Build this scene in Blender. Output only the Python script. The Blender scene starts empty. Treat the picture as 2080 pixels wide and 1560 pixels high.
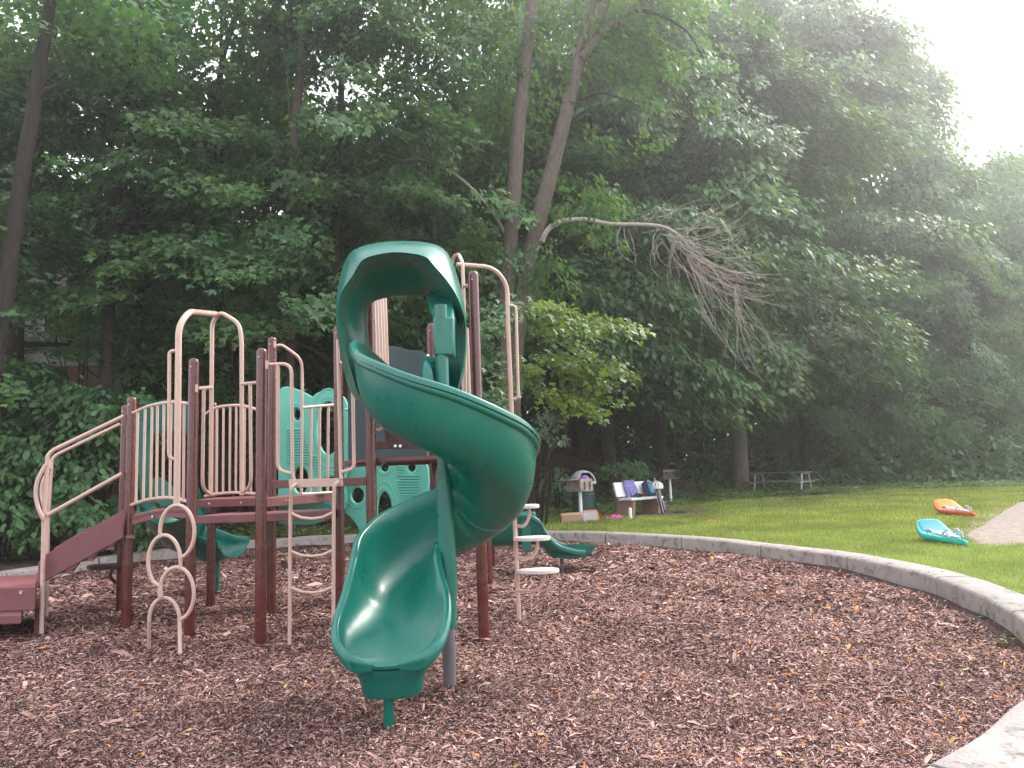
import bpy, bmesh, math, random, os
import numpy as np
from mathutils import Vector, Matrix
sc = bpy.context.scene
COL = sc.collection
# ------------------------------------------------------------------ camera
FPX, HC = 1513.0, 1.40
_p, _a = math.radians(7.0), math.radians(-2.04)
VF = np.array([0, math.cos(_p), math.sin(_p)])
_u0 = np.array([0, -math.sin(_p), math.cos(_p)])
VR = np.array([1, 0, 0]) * math.cos(_a) + _u0 * math.sin(_a)
VU = -np.array([1, 0, 0]) * math.sin(_a) + _u0 * math.cos(_a)
VC = np.array([0, 0, HC])
cd = bpy.data.cameras.new('camera')
cd.sensor_fit = 'HORIZONTAL'; cd.sensor_width = 36; cd.lens = 36 * FPX / 2080
cd.clip_start = 0.05; cd.clip_end = 900
cam = bpy.data.objects.new('camera', cd); COL.objects.link(cam)
M = Matrix.Identity(4)
for i in range(3):
    M[i][0], M[i][1], M[i][2], M[i][3] = VR[i], VU[i], -VF[i], VC[i]
cam.matrix_world = M
sc.camera = cam
# ------------------------------------------------------------------ sky, sun, exposure
SUN_EL, SUN_AZ = 44.0, 52.0          # azimuth clockwise from +Y (the view direction)
w = bpy.data.worlds.new('World'); sc.world = w; w.use_nodes = True
nt = w.node_tree; bgn = nt.nodes['Background']
sky = nt.nodes.new('ShaderNodeTexSky'); sky.sky_type = 'NISHITA'; sky.sun_disc = False
sky.sun_elevation = math.radians(SUN_EL); sky.sun_rotation = math.radians(SUN_AZ)
sky.air_density = 1.0; sky.dust_density = 4.0; sky.ozone_density = 1.0
hs = nt.nodes.new('ShaderNodeHueSaturation'); hs.inputs['Saturation'].default_value = 0.45
cl = nt.nodes.new('ShaderNodeMix'); cl.data_type = 'RGBA'; cl.inputs[0].default_value = .55; cl.inputs[7].default_value = (7.6, 7.7, 8.1, 1)   # thin even cloud
nt.links.new(sky.outputs[0], hs.inputs['Color']); nt.links.new(hs.outputs[0], cl.inputs[6]); nt.links.new(cl.outputs[2], bgn.inputs['Color'])
bgn.inputs['Strength'].default_value = 0.15
sd = bpy.data.lights.new('sun', 'SUN'); sd.energy = 1.1; sd.angle = math.radians(12); sd.color = (1, .93, .84)
so = bpy.data.objects.new('sun', sd); COL.objects.link(so)
_e, _z = math.radians(SUN_EL), math.radians(SUN_AZ)
so.rotation_euler = Vector((math.sin(_z) * math.cos(_e), math.cos(_z) * math.cos(_e), math.sin(_e))).to_track_quat('Z', 'Y').to_euler()
sc.view_settings.view_transform = 'Standard'; sc.view_settings.look = 'None'
sc.view_settings.exposure = 1.7; sc.view_settings.gamma = 1
sc.view_settings.use_curve_mapping = False
sc.cycles.max_bounces = 7; sc.cycles.diffuse_bounces = 3; sc.cycles.glossy_bounces = 3
sc.cycles.transmission_bounces = 4; sc.cycles.volume_bounces = 1; sc.cycles.sample_clamp_indirect = 4
NOTREES = NOHAZE = False

# ------------------------------------------------------------------ helpers
def ray(x, y): return VF + VR * (x - 1040) / FPX - VU * (y - 780) / FPX
def P(x, y, Y): d = ray(x, y); return Vector(VC + d * (Y / d[1]))
def G(x, y, z=0.0): d = ray(x, y); return Vector(VC + d * ((z - HC) / d[2]))
def PP(pts, Y=None): return [P(p[0], p[1], p[2] if len(p) > 2 else Y) for p in pts]

def link(name, me, mat=None, parent=None, smooth=False):
    o = bpy.data.objects.new(name, me); COL.objects.link(o)
    if mat and not me.materials: me.materials.append(mat)
    if smooth: me.polygons.foreach_set('use_smooth', [True] * len(me.polygons))
    if parent: o.parent = parent
    return o
def obj(name, bm, mat, parent=None, smooth=False, bevel=0, sub=0, sharp=40):
    me = bpy.data.meshes.new(name); bmesh.ops.recalc_face_normals(bm, faces=bm.faces); bm.to_mesh(me); bm.free()
    o = link(name, me, mat, parent, smooth)
    if smooth and sharp: me.set_sharp_from_angle(angle=math.radians(sharp))
    if bevel:
        b = o.modifiers.new('bevel', 'BEVEL'); b.width = bevel; b.segments = 2; b.limit_method = 'ANGLE'
    if sub:
        s = o.modifiers.new('sub', 'SUBSURF'); s.levels = sub; s.render_levels = sub
    return o
def rootof(o):
    return o
def empty(name, loc, rz=0):
    o = bpy.data.objects.new(name, None); COL.objects.link(o); o.location = loc; o.rotation_euler.z = rz
    o.empty_display_size = .1
    return o
def tag(o, label=None, cat=None, group=None, kind=None):
    if label: o['label'] = label
    if cat: o['category'] = cat
    if group: o['group'] = group
    if kind: o['kind'] = kind
    return o
def plabel(o, label): o['label'] = label; return o
def fillet(pts, r=.08, n=6):
    pts = [Vector(p) for p in pts]; out = [pts[0]]
    for i in range(1, len(pts) - 1):
        a, b, c = pts[i - 1], pts[i], pts[i + 1]
        d1, d2 = (a - b), (c - b); l1, l2 = d1.length, d2.length
        d = min(r, l1 * .5, l2 * .5); s, e = b + d1 / l1 * d, b + d2 / l2 * d
        for k in range(n + 1):
            t = k / n; out.append(s * (1 - t) ** 2 + b * 2 * t * (1 - t) + e * t * t)
    out.append(pts[-1]); return out
def crom(pts, n=8):
    pts = [Vector(p) for p in pts]; q = [pts[0] * 2 - pts[1]] + pts + [pts[-1] * 2 - pts[-2]]; out = []
    for i in range(1, len(q) - 2):
        for k in range(n):
            t = k / n
            out.append(.5 * ((2 * q[i]) + (q[i + 1] - q[i - 1]) * t + (2 * q[i - 1] - 5 * q[i] + 4 * q[i + 1] - q[i + 2]) * t * t + (3 * q[i] - q[i - 1] - 3 * q[i + 1] + q[i + 2]) * t ** 3))
    out.append(pts[-1]); return out
def sweep(bm, pts, rad, seg=10, cap=True, squash=1.0):
    pts = [Vector(p) for p in pts]; n = len(pts); rings = []
    t0 = (pts[1] - pts[0]).normalized(); up = Vector((0, 0, 1)) if abs(t0.z) < .9 else Vector((0, 1, 0))
    nrm = (up - t0 * up.dot(t0)).normalized()
    for i, p in enumerate(pts):
        t = (pts[min(i + 1, n - 1)] - pts[max(i - 1, 0)]).normalized()
        nrm = (nrm - t * nrm.dot(t)); nrm = nrm.normalized() if nrm.length > 1e-6 else t.orthogonal().normalized()
        b = t.cross(nrm); r = rad[i] if hasattr(rad, '__len__') else rad
        rings.append([bm.verts.new(p + (nrm * math.cos(2 * math.pi * k / seg) * squash + b * math.sin(2 * math.pi * k / seg)) * r) for k in range(seg)])
    for i in range(n - 1):
        for k in range(seg):
            bm.faces.new((rings[i][k], rings[i][(k + 1) % seg], rings[i + 1][(k + 1) % seg], rings[i + 1][k]))
    if cap: bm.faces.new(rings[0][::-1]); bm.faces.new(rings[-1])
    return rings
def tube(name, pts, r, mat, parent, seg=10, fr=0.0, bm=None):
    b = bm or bmesh.new(); sweep(b, fillet(pts, fr) if fr else pts, r, seg)
    if bm is None: return obj(name, b, mat, parent, smooth=True)
def box(bm, lo, hi, mat4=None):
    x0, y0, z0 = lo; x1, y1, z1 = hi
    v = [Vector(c) for c in ((x0, y0, z0), (x1, y0, z0), (x1, y1, z0), (x0, y1, z0), (x0, y0, z1), (x1, y0, z1), (x1, y1, z1), (x0, y1, z1))]
    if mat4: v = [mat4 @ c for c in v]
    v = [bm.verts.new(c) for c in v]
    for f in ((0, 3, 2, 1), (4, 5, 6, 7), (0, 1, 5, 4), (1, 2, 6, 5), (2, 3, 7, 6), (3, 0, 4, 7)): bm.faces.new([v[i] for i in f])
def prism(bm, poly, off):
    """poly: planar list of points, extruded by vector off"""
    a = [bm.verts.new(Vector(p)) for p in poly]; b = [bm.verts.new(Vector(p) + Vector(off)) for p in poly]; n = len(a)
    bm.faces.new(a); bm.faces.new(b[::-1])
    for i in range(n): bm.faces.new((a[i], b[i], b[(i + 1) % n], a[(i + 1) % n]))
def lathe(bm, prof, c=(0, 0, 0), seg=24):
    c = Vector(c); rings = [[bm.verts.new(c + Vector((r * math.cos(2 * math.pi * k / seg), r * math.sin(2 * math.pi * k / seg), z))) for k in range(seg)] for r, z in prof]
    for i in range(len(rings) - 1):
        for k in range(seg): bm.faces.new((rings[i][k], rings[i][(k + 1) % seg], rings[i + 1][(k + 1) % seg], rings[i + 1][k]))
    bm.faces.new(rings[0][::-1]); bm.faces.new(rings[-1])

# ------------------------------------------------------------------ materials
def N(nt, t, **k):
    n = nt.nodes.new(t)
    for a, b in k.items():
        if a.startswith('i_'): n.inputs[a[2:].replace('_', ' ')].default_value = b
        else: setattr(n, a, b)
    return n
def ramp(nt, fac, stops):
    r = nt.nodes.new('ShaderNodeValToRGB'); e = r.color_ramp.elements
    while len(e) < len(stops): e.new(.5)
    for s, (p, c) in zip(e, stops): s.position = p; s.color = (*c, 1)
    nt.links.new(fac, r.inputs[0]); return r.outputs[0]
def newmat(name):
    m = bpy.data.materials.new(name); m.use_nodes = True; nt = m.node_tree
    return m, nt, nt.nodes['Principled BSDF']
def surf(name, col, rough=.5, var=.12, scale=6, bump=.0, bscale=60, metal=0, coat=0, grime=None, stretch=None, spec=.5):
    m, nt, b = newmat(name); L = nt.links
    tc = N(nt, 'ShaderNodeTexCoord'); src = tc.outputs['Object']
    if stretch:
        mp = N(nt, 'ShaderNodeMapping'); mp.inputs['Scale'].default_value = stretch; L.new(src, mp.inputs[0]); src = mp.outputs[0]
    n = N(nt, 'ShaderNodeTexNoise', i_Scale=scale, i_Detail=6.0, i_Roughness=.65); L.new(src, n.inputs['Vector'])
    lo = [c * (1 - var) for c in col]; hi = [min(1, c * (1 + var)) for c in col]
    c = ramp(nt, n.outputs[0], [(.3, lo), (.7, hi)])
    if grime:
        n2 = N(nt, 'ShaderNodeTexNoise', i_Scale=grime[2], i_Detail=8.0, i_Roughness=.7); L.new(src, n2.inputs['Vector'])
        f = ramp(nt, n2.outputs[0], [(grime[3], (0, 0, 0)), (grime[3] + .12, (1, 1, 1))])
        mx = N(nt, 'ShaderNodeMix', data_type='RGBA'); ml = N(nt, 'ShaderNodeMath', operation='MULTIPLY'); ml.inputs[1].default_value = grime[1]
        L.new(f, ml.inputs[0]); L.new(ml.outputs[0], mx.inputs[0]); L.new(c, mx.inputs[6]); mx.inputs[7].default_value = (*grime[0], 1); c = mx.outputs[2]
    L.new(c, b.inputs['Base Color'])
    rr = ramp(nt, n.outputs[0], [(.3, [max(0, rough - .07)] * 3), (.7, [min(1, rough + .1)] * 3)]); L.new(rr, b.inputs['Roughness'])
    b.inputs['Metallic'].default_value = metal; b.inputs['Coat Weight'].default_value = coat; b.inputs['Coat Roughness'].default_value = .15
    b.inputs['Specular IOR Level'].default_value = spec
    if bump:
        nb = N(nt, 'ShaderNodeTexNoise', i_Scale=bscale, i_Detail=5.0); L.new(src, nb.inputs['Vector'])
        bn = N(nt, 'ShaderNodeBump', i_Strength=bump, i_Distance=.01); L.new(nb.outputs[0], bn.inputs['Height']); L.new(bn.outputs[0], b.inputs['Normal'])
    return m
MT = {}
MT['green'] = surf('green_plastic', (.0007, .112, .083), .30, .10, 3, .03, 180, grime=((.10, .26, .22), .35, 26, .66), spec=.5)
MT['teal'] = surf('teal_plastic', (.10, .42, .33), .42, .08, 3, .03, 150, grime=((.05, .17, .14), .4, 14, .62))
MT['post'] = surf('maroon_post', (.088, .018, .015), .24, .10, 5, .02, 90, coat=.25, grime=((.15, .07, .06), .12, 9, .6))
MT['tan'] = surf('tan_paint', (.50, .34, .285), .33, .06, 7, .02, 120, coat=.15, grime=((.34, .24, .2), .25, 12, .62))
MT['podtop'] = surf('pod_top', (.60, .52, .49), .6, .06, 10, grime=((.25, .2, .18), .5, 22, .62))
MT['deck'] = surf('maroon_coating', (.155, .052, .056), .5, .12, 8, .1, 160, grime=((.24, .15, .14), .35, 20, .6))
MT['slate'] = surf('slate_panel', (.035, .065, .07), .55, .1, 5)
MT['brownpanel'] = surf('brown_panel', (.060, .022, .024), .6, .2, 8, .3, 60, stretch=(6, 6, .6))
MT['greypole'] = surf('grey_sleeve', (.11, .10, .11), .5, .1, 10)
MT['steel'] = surf('steel', (.6, .6, .6), .3, .1, 20, metal=1)
MT['concrete'] = surf('concrete', (.31, .27, .25), .92, .2, 3, .8, 50, grime=((.085, .075, .065), .8, 7, .52))
MT['bark'] = surf('bark', (.040, .031, .027), .95, .45, 9, 1.0, 22, stretch=(3, 3, .45), spec=.15)
MT['barklight'] = surf('bark_light', (.115, .09, .08), .95, .45, 10, 1.0, 24, stretch=(3, 3, .4), spec=.15)
MT['barkdead'] = surf('bark_dead', (.33, .27, .255), .9, .3, 10, .4, 30)
MT['white'] = surf('white_paint', (.72, .70, .71), .5, .08, 12, grime=((.4, .36, .34), .5, 18, .62))
MT['bench_support'] = surf('bench_support', (.30, .17, .14), .85, .15, 15, .3)
MT['galv'] = surf('galvanised', (.42, .42, .44), .45, .12, 15, metal=.6)
MT['drum'] = surf('drum', (.010, .045, .040), .45, .2, 12)
MT['dome'] = surf('dome', (.36, .36, .37), .5, .08, 12)
MT['greywood'] = surf('grey_wood', (.15, .145, .165), .8, .2, 12, .3, stretch=(.6, 6, 6))
MT['card'] = surf('cardboard', (.42, .25, .16), .9, .1, 15)
MT['cardw'] = surf('printed_carton', (.60, .52, .52), .8, .1, 40, grime=((.40, .15, .17), .6, 30, .58))
MT['purple'] = surf('purple_towel', (.16, .13, .40), .95, .1, 20, .6, 90, grime=((.62, .60, .75), .9, 38, .52))
MT['pink'] = surf('pink_cloth', (.62, .08, .30), .95, .3, 30, .6, 60)
MT['black'] = surf('black_cloth', (.012, .012, .014), .9, .2, 20, .3)
MT['blue'] = surf('blue_cloth', (.03, .22, .42), .8, .2, 20, .2)
MT['navy'] = surf('navy_cloth', (.012, .03, .06), .8, .2, 20, .2)
MT['violet'] = surf('violet_bag', (.36, .18, .52), .5, .3, 25, .4, 30)
MT['grillsteel'] = surf('grill_steel', (.36, .30, .27), .45, .35, 7, metal=.5, grime=((.25, .11, .07), .6, 9, .5))
MT['char'] = surf('charred_steel', (.03, .028, .028), .7, .3, 10)
MT['grilldark'] = surf('grill_dark', (.16, .135, .12), .5, .4, 8, metal=.3, grime=((.03, .025, .025), .8, 6, .5))
MT['silver'] = surf('silver_paint', (.5, .5, .54), .3, .05, 10, metal=.4)
MT['rubber'] = surf('rubber', (.015, .015, .016), .7, .1, 20)
MT['kay_o'] = surf('orange_hull', (.75, .13, .03), .45, .06, 6)
MT['kay_t'] = surf('turquoise_hull', (.03, .52, .47), .45, .06, 6)
MT['kay_w'] = surf('pale_deck', (.40, .42, .50), .75, .05, 8)
MT['kay_y'] = surf('amber_deck', (.70, .20, .03), .75, .06, 8)
MT['kay_b'] = surf('grey_blue_deck', (.05, .26, .30), .75, .06, 8)
MT['orange'] = surf('orange_plastic', (.8, .16, .03), .5, .06, 8)
MT['siding'] = surf('siding', (.48, .43, .42), .8, .05, 6)
MT['roof'] = surf('roof', (.06, .045, .045), .9, .15, 6)
MT['glass'] = surf('glass', (.05, .06, .07), .12, .1, 3)

def brickmat():
    m, nt, b = newmat('brick'); tc = N(nt, 'ShaderNodeTexCoord')
    mp = N(nt, 'ShaderNodeMapping'); mp.inputs['Rotation'].default_value = (math.radians(90), 0, 0)
    br = N(nt, 'ShaderNodeTexBrick', i_Scale=4.0); br.inputs['Color1'].default_value = (.34, .12, .08, 1); br.inputs['Color2'].default_value = (.24, .085, .06, 1)
    br.inputs['Mortar'].default_value = (.3, .27, .25, 1); nt.links.new(tc.outputs['Object'], mp.inputs[0]); nt.links.new(mp.outputs[0], br.inputs['Vector'])
    nt.links.new(br.outputs[0], b.inputs['Base Color']); b.inputs['Roughness'].default_value = .9; return m
MT['brick'] = brickmat()
def deckmat():
    m, nt, b = newmat('perforated_deck'); L = nt.links; tc = N(nt, 'ShaderNodeTexCoord')
    mp = N(nt, 'ShaderNodeMapping'); mp.inputs['Scale'].default_value = (28, 28, 28)
    vo = N(nt, 'ShaderNodeTexVoronoi', feature='F1', i_Scale=1.0, i_Randomness=0.0)
    L.new(tc.outputs['Object'], mp.inputs[0]); L.new(mp.outputs[0], vo.inputs['Vector'])
    L.new(ramp(nt, vo.outputs['Distance'], [(.30, (.02, .012, .012)), (.38, (.25, .085, .09))]), b.inputs['Base Color']); b.inputs['Roughness'].default_value = .5
    return m
MT['perf'] = deckmat()
def groundmat(name, stops, scale, bump=.6, bs=30, rough=.95, attr=None, stops2=None):
    m, nt, b = newmat(name); L = nt.links; tc = N(nt, 'ShaderNodeTexCoord')
    def layer(st, s):
        n = N(nt, 'ShaderNodeTexNoise', i_Scale=s, i_Detail=10.0, i_Roughness=.75); L.new(tc.outputs['Object'], n.inputs['Vector']); return ramp(nt, n.outputs[0], st), n
    c, n = layer(stops, scale)
    if attr:
        c2, _ = layer(stops2, 2.2); at = N(nt, 'ShaderNodeAttribute', attribute_name=attr)
        nz = N(nt, 'ShaderNodeTexNoise', i_Scale=.9, i_Detail=6.0); L.new(tc.outputs['Object'], nz.inputs['Vector'])
        ad = N(nt, 'ShaderNodeMath', operation='ADD'); L.new(at.outputs['Fac'], ad.inputs[0]); L.new(nz.outputs[0], ad.inputs[1])
        f = ramp(nt, ad.outputs[0], [(.85, (0, 0, 0)), (1.0, (1, 1, 1))])
        mx = N(nt, 'ShaderNodeMix', data_type='RGBA'); L.new(f, mx.inputs[0]); L.new(c, mx.inputs[6]); L.new(c2, mx.inputs[7]); c = mx.outputs[2]
    L.new(c, b.inputs['Base Color']); b.inputs['Roughness'].default_value = rough; b.inputs['Specular IOR Level'].default_value = .15
    nb = N(nt, 'ShaderNodeTexNoise', i_Scale=bs, i_Detail=6.0); L.new(tc.outputs['Object'], nb.inputs['Vector'])
    bn = N(nt, 'ShaderNodeBump', i_Strength=bump, i_Distance=.03); L.new(nb.outputs[0], bn.inputs['Height']); L.new(bn.outputs[0], b.inputs['Normal'])
    return m
MT['ground'] = groundmat('lawn_and_woodland_floor', [(.3, (.07, .12, .02)), (.55, (.13, .19, .035)), (.75, (.19, .22, .06))], 1.6,
                         attr='wood', stops2=[(.3, (.025, .018, .014)), (.55, (.055, .04, .032)), (.75, (.05, .06, .025))])
MT['mulchbase'] = groundmat('mulch_base', [(.3, (.022, .013, .013)), (.5, (.07, .043, .04)), (.7, (.15, .10, .09))], 28, 1.0, 60)
MT['sand'] = groundmat('sand', [(.35, (.13, .105, .088)), (.5, (.26, .215, .185)), (.7, (.36, .31, .275))], 9, 1.0, 7)
MT['dirt'] = groundmat('dirt', [(.3, (.06, .042, .036)), (.6, (.13, .095, .08)), (.8, (.18, .13, .11))], 3, .6, 20)
def attrmat(name, stops, rough=.6, trans=0.0, objvar=0.0, spec=.4, big=None):
    """colour picked per piece from the mesh attribute 'rnd'"""
    m, nt, b = newmat(name); L = nt.links
    at = N(nt, 'ShaderNodeAttribute', attribute_name='rnd'); c = ramp(nt, at.outputs['Fac'], stops)
    if big:
        tc = N(nt, 'ShaderNodeNewGeometry'); n = N(nt, 'ShaderNodeTexNoise', i_Scale=big, i_Detail=2.0); L.new(tc.outputs['Position'], n.inputs['Vector'])
        h = N(nt, 'ShaderNodeHueSaturation'); L.new(c, h.inputs['Color'])
        mr = N(nt, 'ShaderNodeMapRange', i_From_Min=.3, i_From_Max=.7, i_To_Min=.72, i_To_Max=1.3); L.new(n.outputs[0], mr.inputs[0]); L.new(mr.outputs[0], h.inputs['Value'])
        c = h.outputs[0]
    if objvar:
        oi = N(nt, 'ShaderNodeObjectInfo'); h = N(nt, 'ShaderNodeHueSaturation'); L.new(c, h.inputs['Color'])
        mr = N(nt, 'ShaderNodeMapRange', i_To_Min=1 - objvar, i_To_Max=1 + objvar); L.new(oi.outputs['Random'], mr.inputs[0]); L.new(mr.outputs[0], h.inputs['Value'])
        mr2 = N(nt, 'ShaderNodeMapRange', i_To_Min=.485, i_To_Max=.51); L.new(oi.outputs['Random'], mr2.inputs[0]); L.new(mr2.outputs[0], h.inputs['Hue'])
        c = h.outputs[0]
    L.new(c, b.inputs['Base Color']); b.inputs['Roughness'].default_value = rough; b.inputs['Specular IOR Level'].default_value = spec
    if trans:
        tr = N(nt, 'ShaderNodeBsdfTranslucent'); mix = N(nt, 'ShaderNodeMixShader'); mix.inputs[0].default_value = trans
        g = N(nt, 'ShaderNodeMix', data_type='RGBA', blend_type='MULTIPLY'); g.inputs[0].default_value = 1; L.new(c, g.inputs[6]); g.inputs[7].default_value = (2.0, 1.9, .7, 1)
        L.new(g.outputs[2], tr.inputs[0]); L.new(b.outputs[0], mix.inputs[1]); L.new(tr.outputs[0], mix.inputs[2])
        L.new(mix.outputs[0], nt.nodes['Material Output'].inputs['Surface'])
    return m
MT['leaf'] = attrmat('maple_leaf', [(0, (.036, .100, .044)), (.5, (.068, .158, .060)), (.93, (.12, .215, .068)), (1, (.22, .27, .05))], .52, .33, .22, .5)
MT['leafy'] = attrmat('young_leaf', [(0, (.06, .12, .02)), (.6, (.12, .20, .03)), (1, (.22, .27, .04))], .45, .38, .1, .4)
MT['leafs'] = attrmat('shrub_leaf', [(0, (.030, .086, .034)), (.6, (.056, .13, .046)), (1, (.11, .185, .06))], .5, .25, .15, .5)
MT['leafp'] = attrmat('pale_leaf', [(0, (.08, .13, .08)), (1, (.2, .27, .19))], .5, .25, .1)
MT['chip'] = attrmat('wood_chip', [(0, (.06, .028, .025)), (.25, (.17, .085, .074)), (.55, (.34, .198, .172)), (.82, (.50, .335, .295)), (.93, (.62, .48, .43)), (.965, (.42, .14, .05)), (1, (.62, .22, .05))], .8, spec=.25, big=1.1)
MT['blade'] = attrmat('grass_blade', [(0, (.10, .155, .032)), (.6, (.205, .26, .068)), (.95, (.31, .325, .10)), (1, (.44, .38, .19))], .55, .3, big=.8)
MT['cover'] = attrmat('ground_cover_leaf', [(0, (.06, .12, .04)), (.7, (.13, .20, .08)), (1, (.28, .34, .18))], .5, .25, big=.6)
MT['litter'] = attrmat('leaf_litter', [(0, (.07, .035, .025)), (.5, (.20, .10, .07)), (1, (.36, .23, .16))], .8, spec=.2)

rng = np.random.default_rng(7)
def pieces(name, pos, ax, ay, shape, rnd, mat, parent=None, curl=None, smooth=False):
    """many small flat or curled pieces in one mesh. shape: k x 3 local outline (x along ax, y along ay, z along normal)"""
    n, k = len(pos), len(shape); nz = np.cross(ax, ay); nz /= np.linalg.norm(nz, axis=1)[:, None] + 1e-9
    sh = np.asarray(shape, float)
    ln = np.linalg.norm(ax, axis=1)[:, None, None]
    co = pos[:, None, :] + ax[:, None, :] * sh[None, :, 0:1] + ay[:, None, :] * sh[None, :, 1:2] + nz[:, None, :] * sh[None, :, 2:3] * ln
    me = bpy.data.meshes.new(name); me.vertices.add(n * k); me.vertices.foreach_set('co', co.astype(np.float32).ravel())
    me.loops.add(n * k); me.loops.foreach_set('vertex_index', np.arange(n * k, dtype=np.int32))
    me.polygons.add(n); me.polygons.foreach_set('loop_start', np.arange(0, n * k, k, dtype=np.int32)); me.polygons.foreach_set('loop_total', np.full(n, k, np.int32))
    at = me.attributes.new('rnd', 'FLOAT', 'FACE'); at.data.foreach_set('value', rnd.astype(np.float32)); me.update(calc_edges=True)
    if parent == 'mesh': me.materials.append(mat); return me
    return link(name, me, mat, parent)
def unit(v): return v / (np.linalg.norm(v, axis=1)[:, None] + 1e-9)

# ------------------------------------------------------------------ ground, kerb, mulch
CEN = np.array([-1.7, 9.3])
_in = [(-7.9, 9.6), (-7.75, 11.1), (-7.3, 13.7), (-6.0, 16.4), (-3.48, 17.0), (-.5, 16.5), (1.82, 14.95), (3.4, 12.5), (3.92, 11.09), (4.32, 9.54), (4.26, 7.6), (4.0, 6.5), (3.66, 5.5), (3.45, 4.9), (3.12, 4.5), (2.6, 4.05), (1.78, 3.3), (.4, 2.4), (-1.8, 2.0), (-4.5, 2.6), (-6.8, 4.8), (-7.8, 7.4)]
_in = np.array(_in) - CEN
_th = np.arctan2(_in[:, 1], _in[:, 0]); _r = np.hypot(_in[:, 0], _in[:, 1]); _o = np.argsort(_th); _th, _r = _th[_o], _r[_o]
_tt = np.linspace(-math.pi, math.pi, 721)[:-1]
_rr = np.interp(_tt, _th, _r, period=2 * math.pi)
_k = np.hanning(27); _k /= _k.sum(); _rr = np.convolve(np.concatenate([_rr[-13:], _rr, _rr[:13]]), _k, 'valid')
def rad(th): return np.interp(th, _tt, _rr, period=2 * math.pi)
def smooth01(t): t = np.clip(t, 0, 1); return t * t * (3 - 2 * t)
def yb(x): return np.interp(x, [-30, -12, -8, -5, -2, 1, 3, 6, 9, 13, 16, 20, 40], [12, 14.5, 16.2, 18.2, 19.8, 21.2, 22.3, 25.0, 28, 28.8, 28.3, 28, 27])
def terr(x, y):
    x, y = np.asarray(x, float), np.asarray(y, float)
    d = np.maximum(0, y - yb(x)); s = np.interp(x, [-12, 1.5, 4, 9, 14, 30], [.30, .36, .30, .07, .03, .02])
    rise = s * (np.sqrt(d * d + .6) - .77) * (1 - .35 * smooth01((d - 10) / 40))
    rise = 6.5 * (1 - np.exp(-np.maximum(rise, 0) / 6.5))
    return .17 + .015 * np.clip(y - 14, 0, 40) + np.maximum(rise, 0) + np.where(d > 0, .06 * np.sin(x * 1.3) * np.sin(y * .9) * np.minimum(1, d / 3), 0)
def T(x, y): return Vector((x, y, float(terr(x, y))))
def mz(x, y):
    z = .02 * np.sin(x * 2.1 + 1) * np.sin(y * 1.7) + .012 * np.sin(x * 5 + y * 3)
    z = z - .05 * np.exp(-((x + .8) ** 2 + (y - 4.25) ** 2) / .22) + .02 * np.exp(-((x + .8) ** 2 + (y - 3.5) ** 2) / .1)
    for px_, py_ in ((-4.02, 7.82), (-3.13, 7.26), (-2.28, 6.73), (-.32, 6.65), (-.49, 5.2), (-2.0, 6.65), (-.02, 7.35)): z = z + .022 * np.exp(-((x - px_) ** 2 + (y - py_) ** 2) / .02)
    return z
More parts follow.
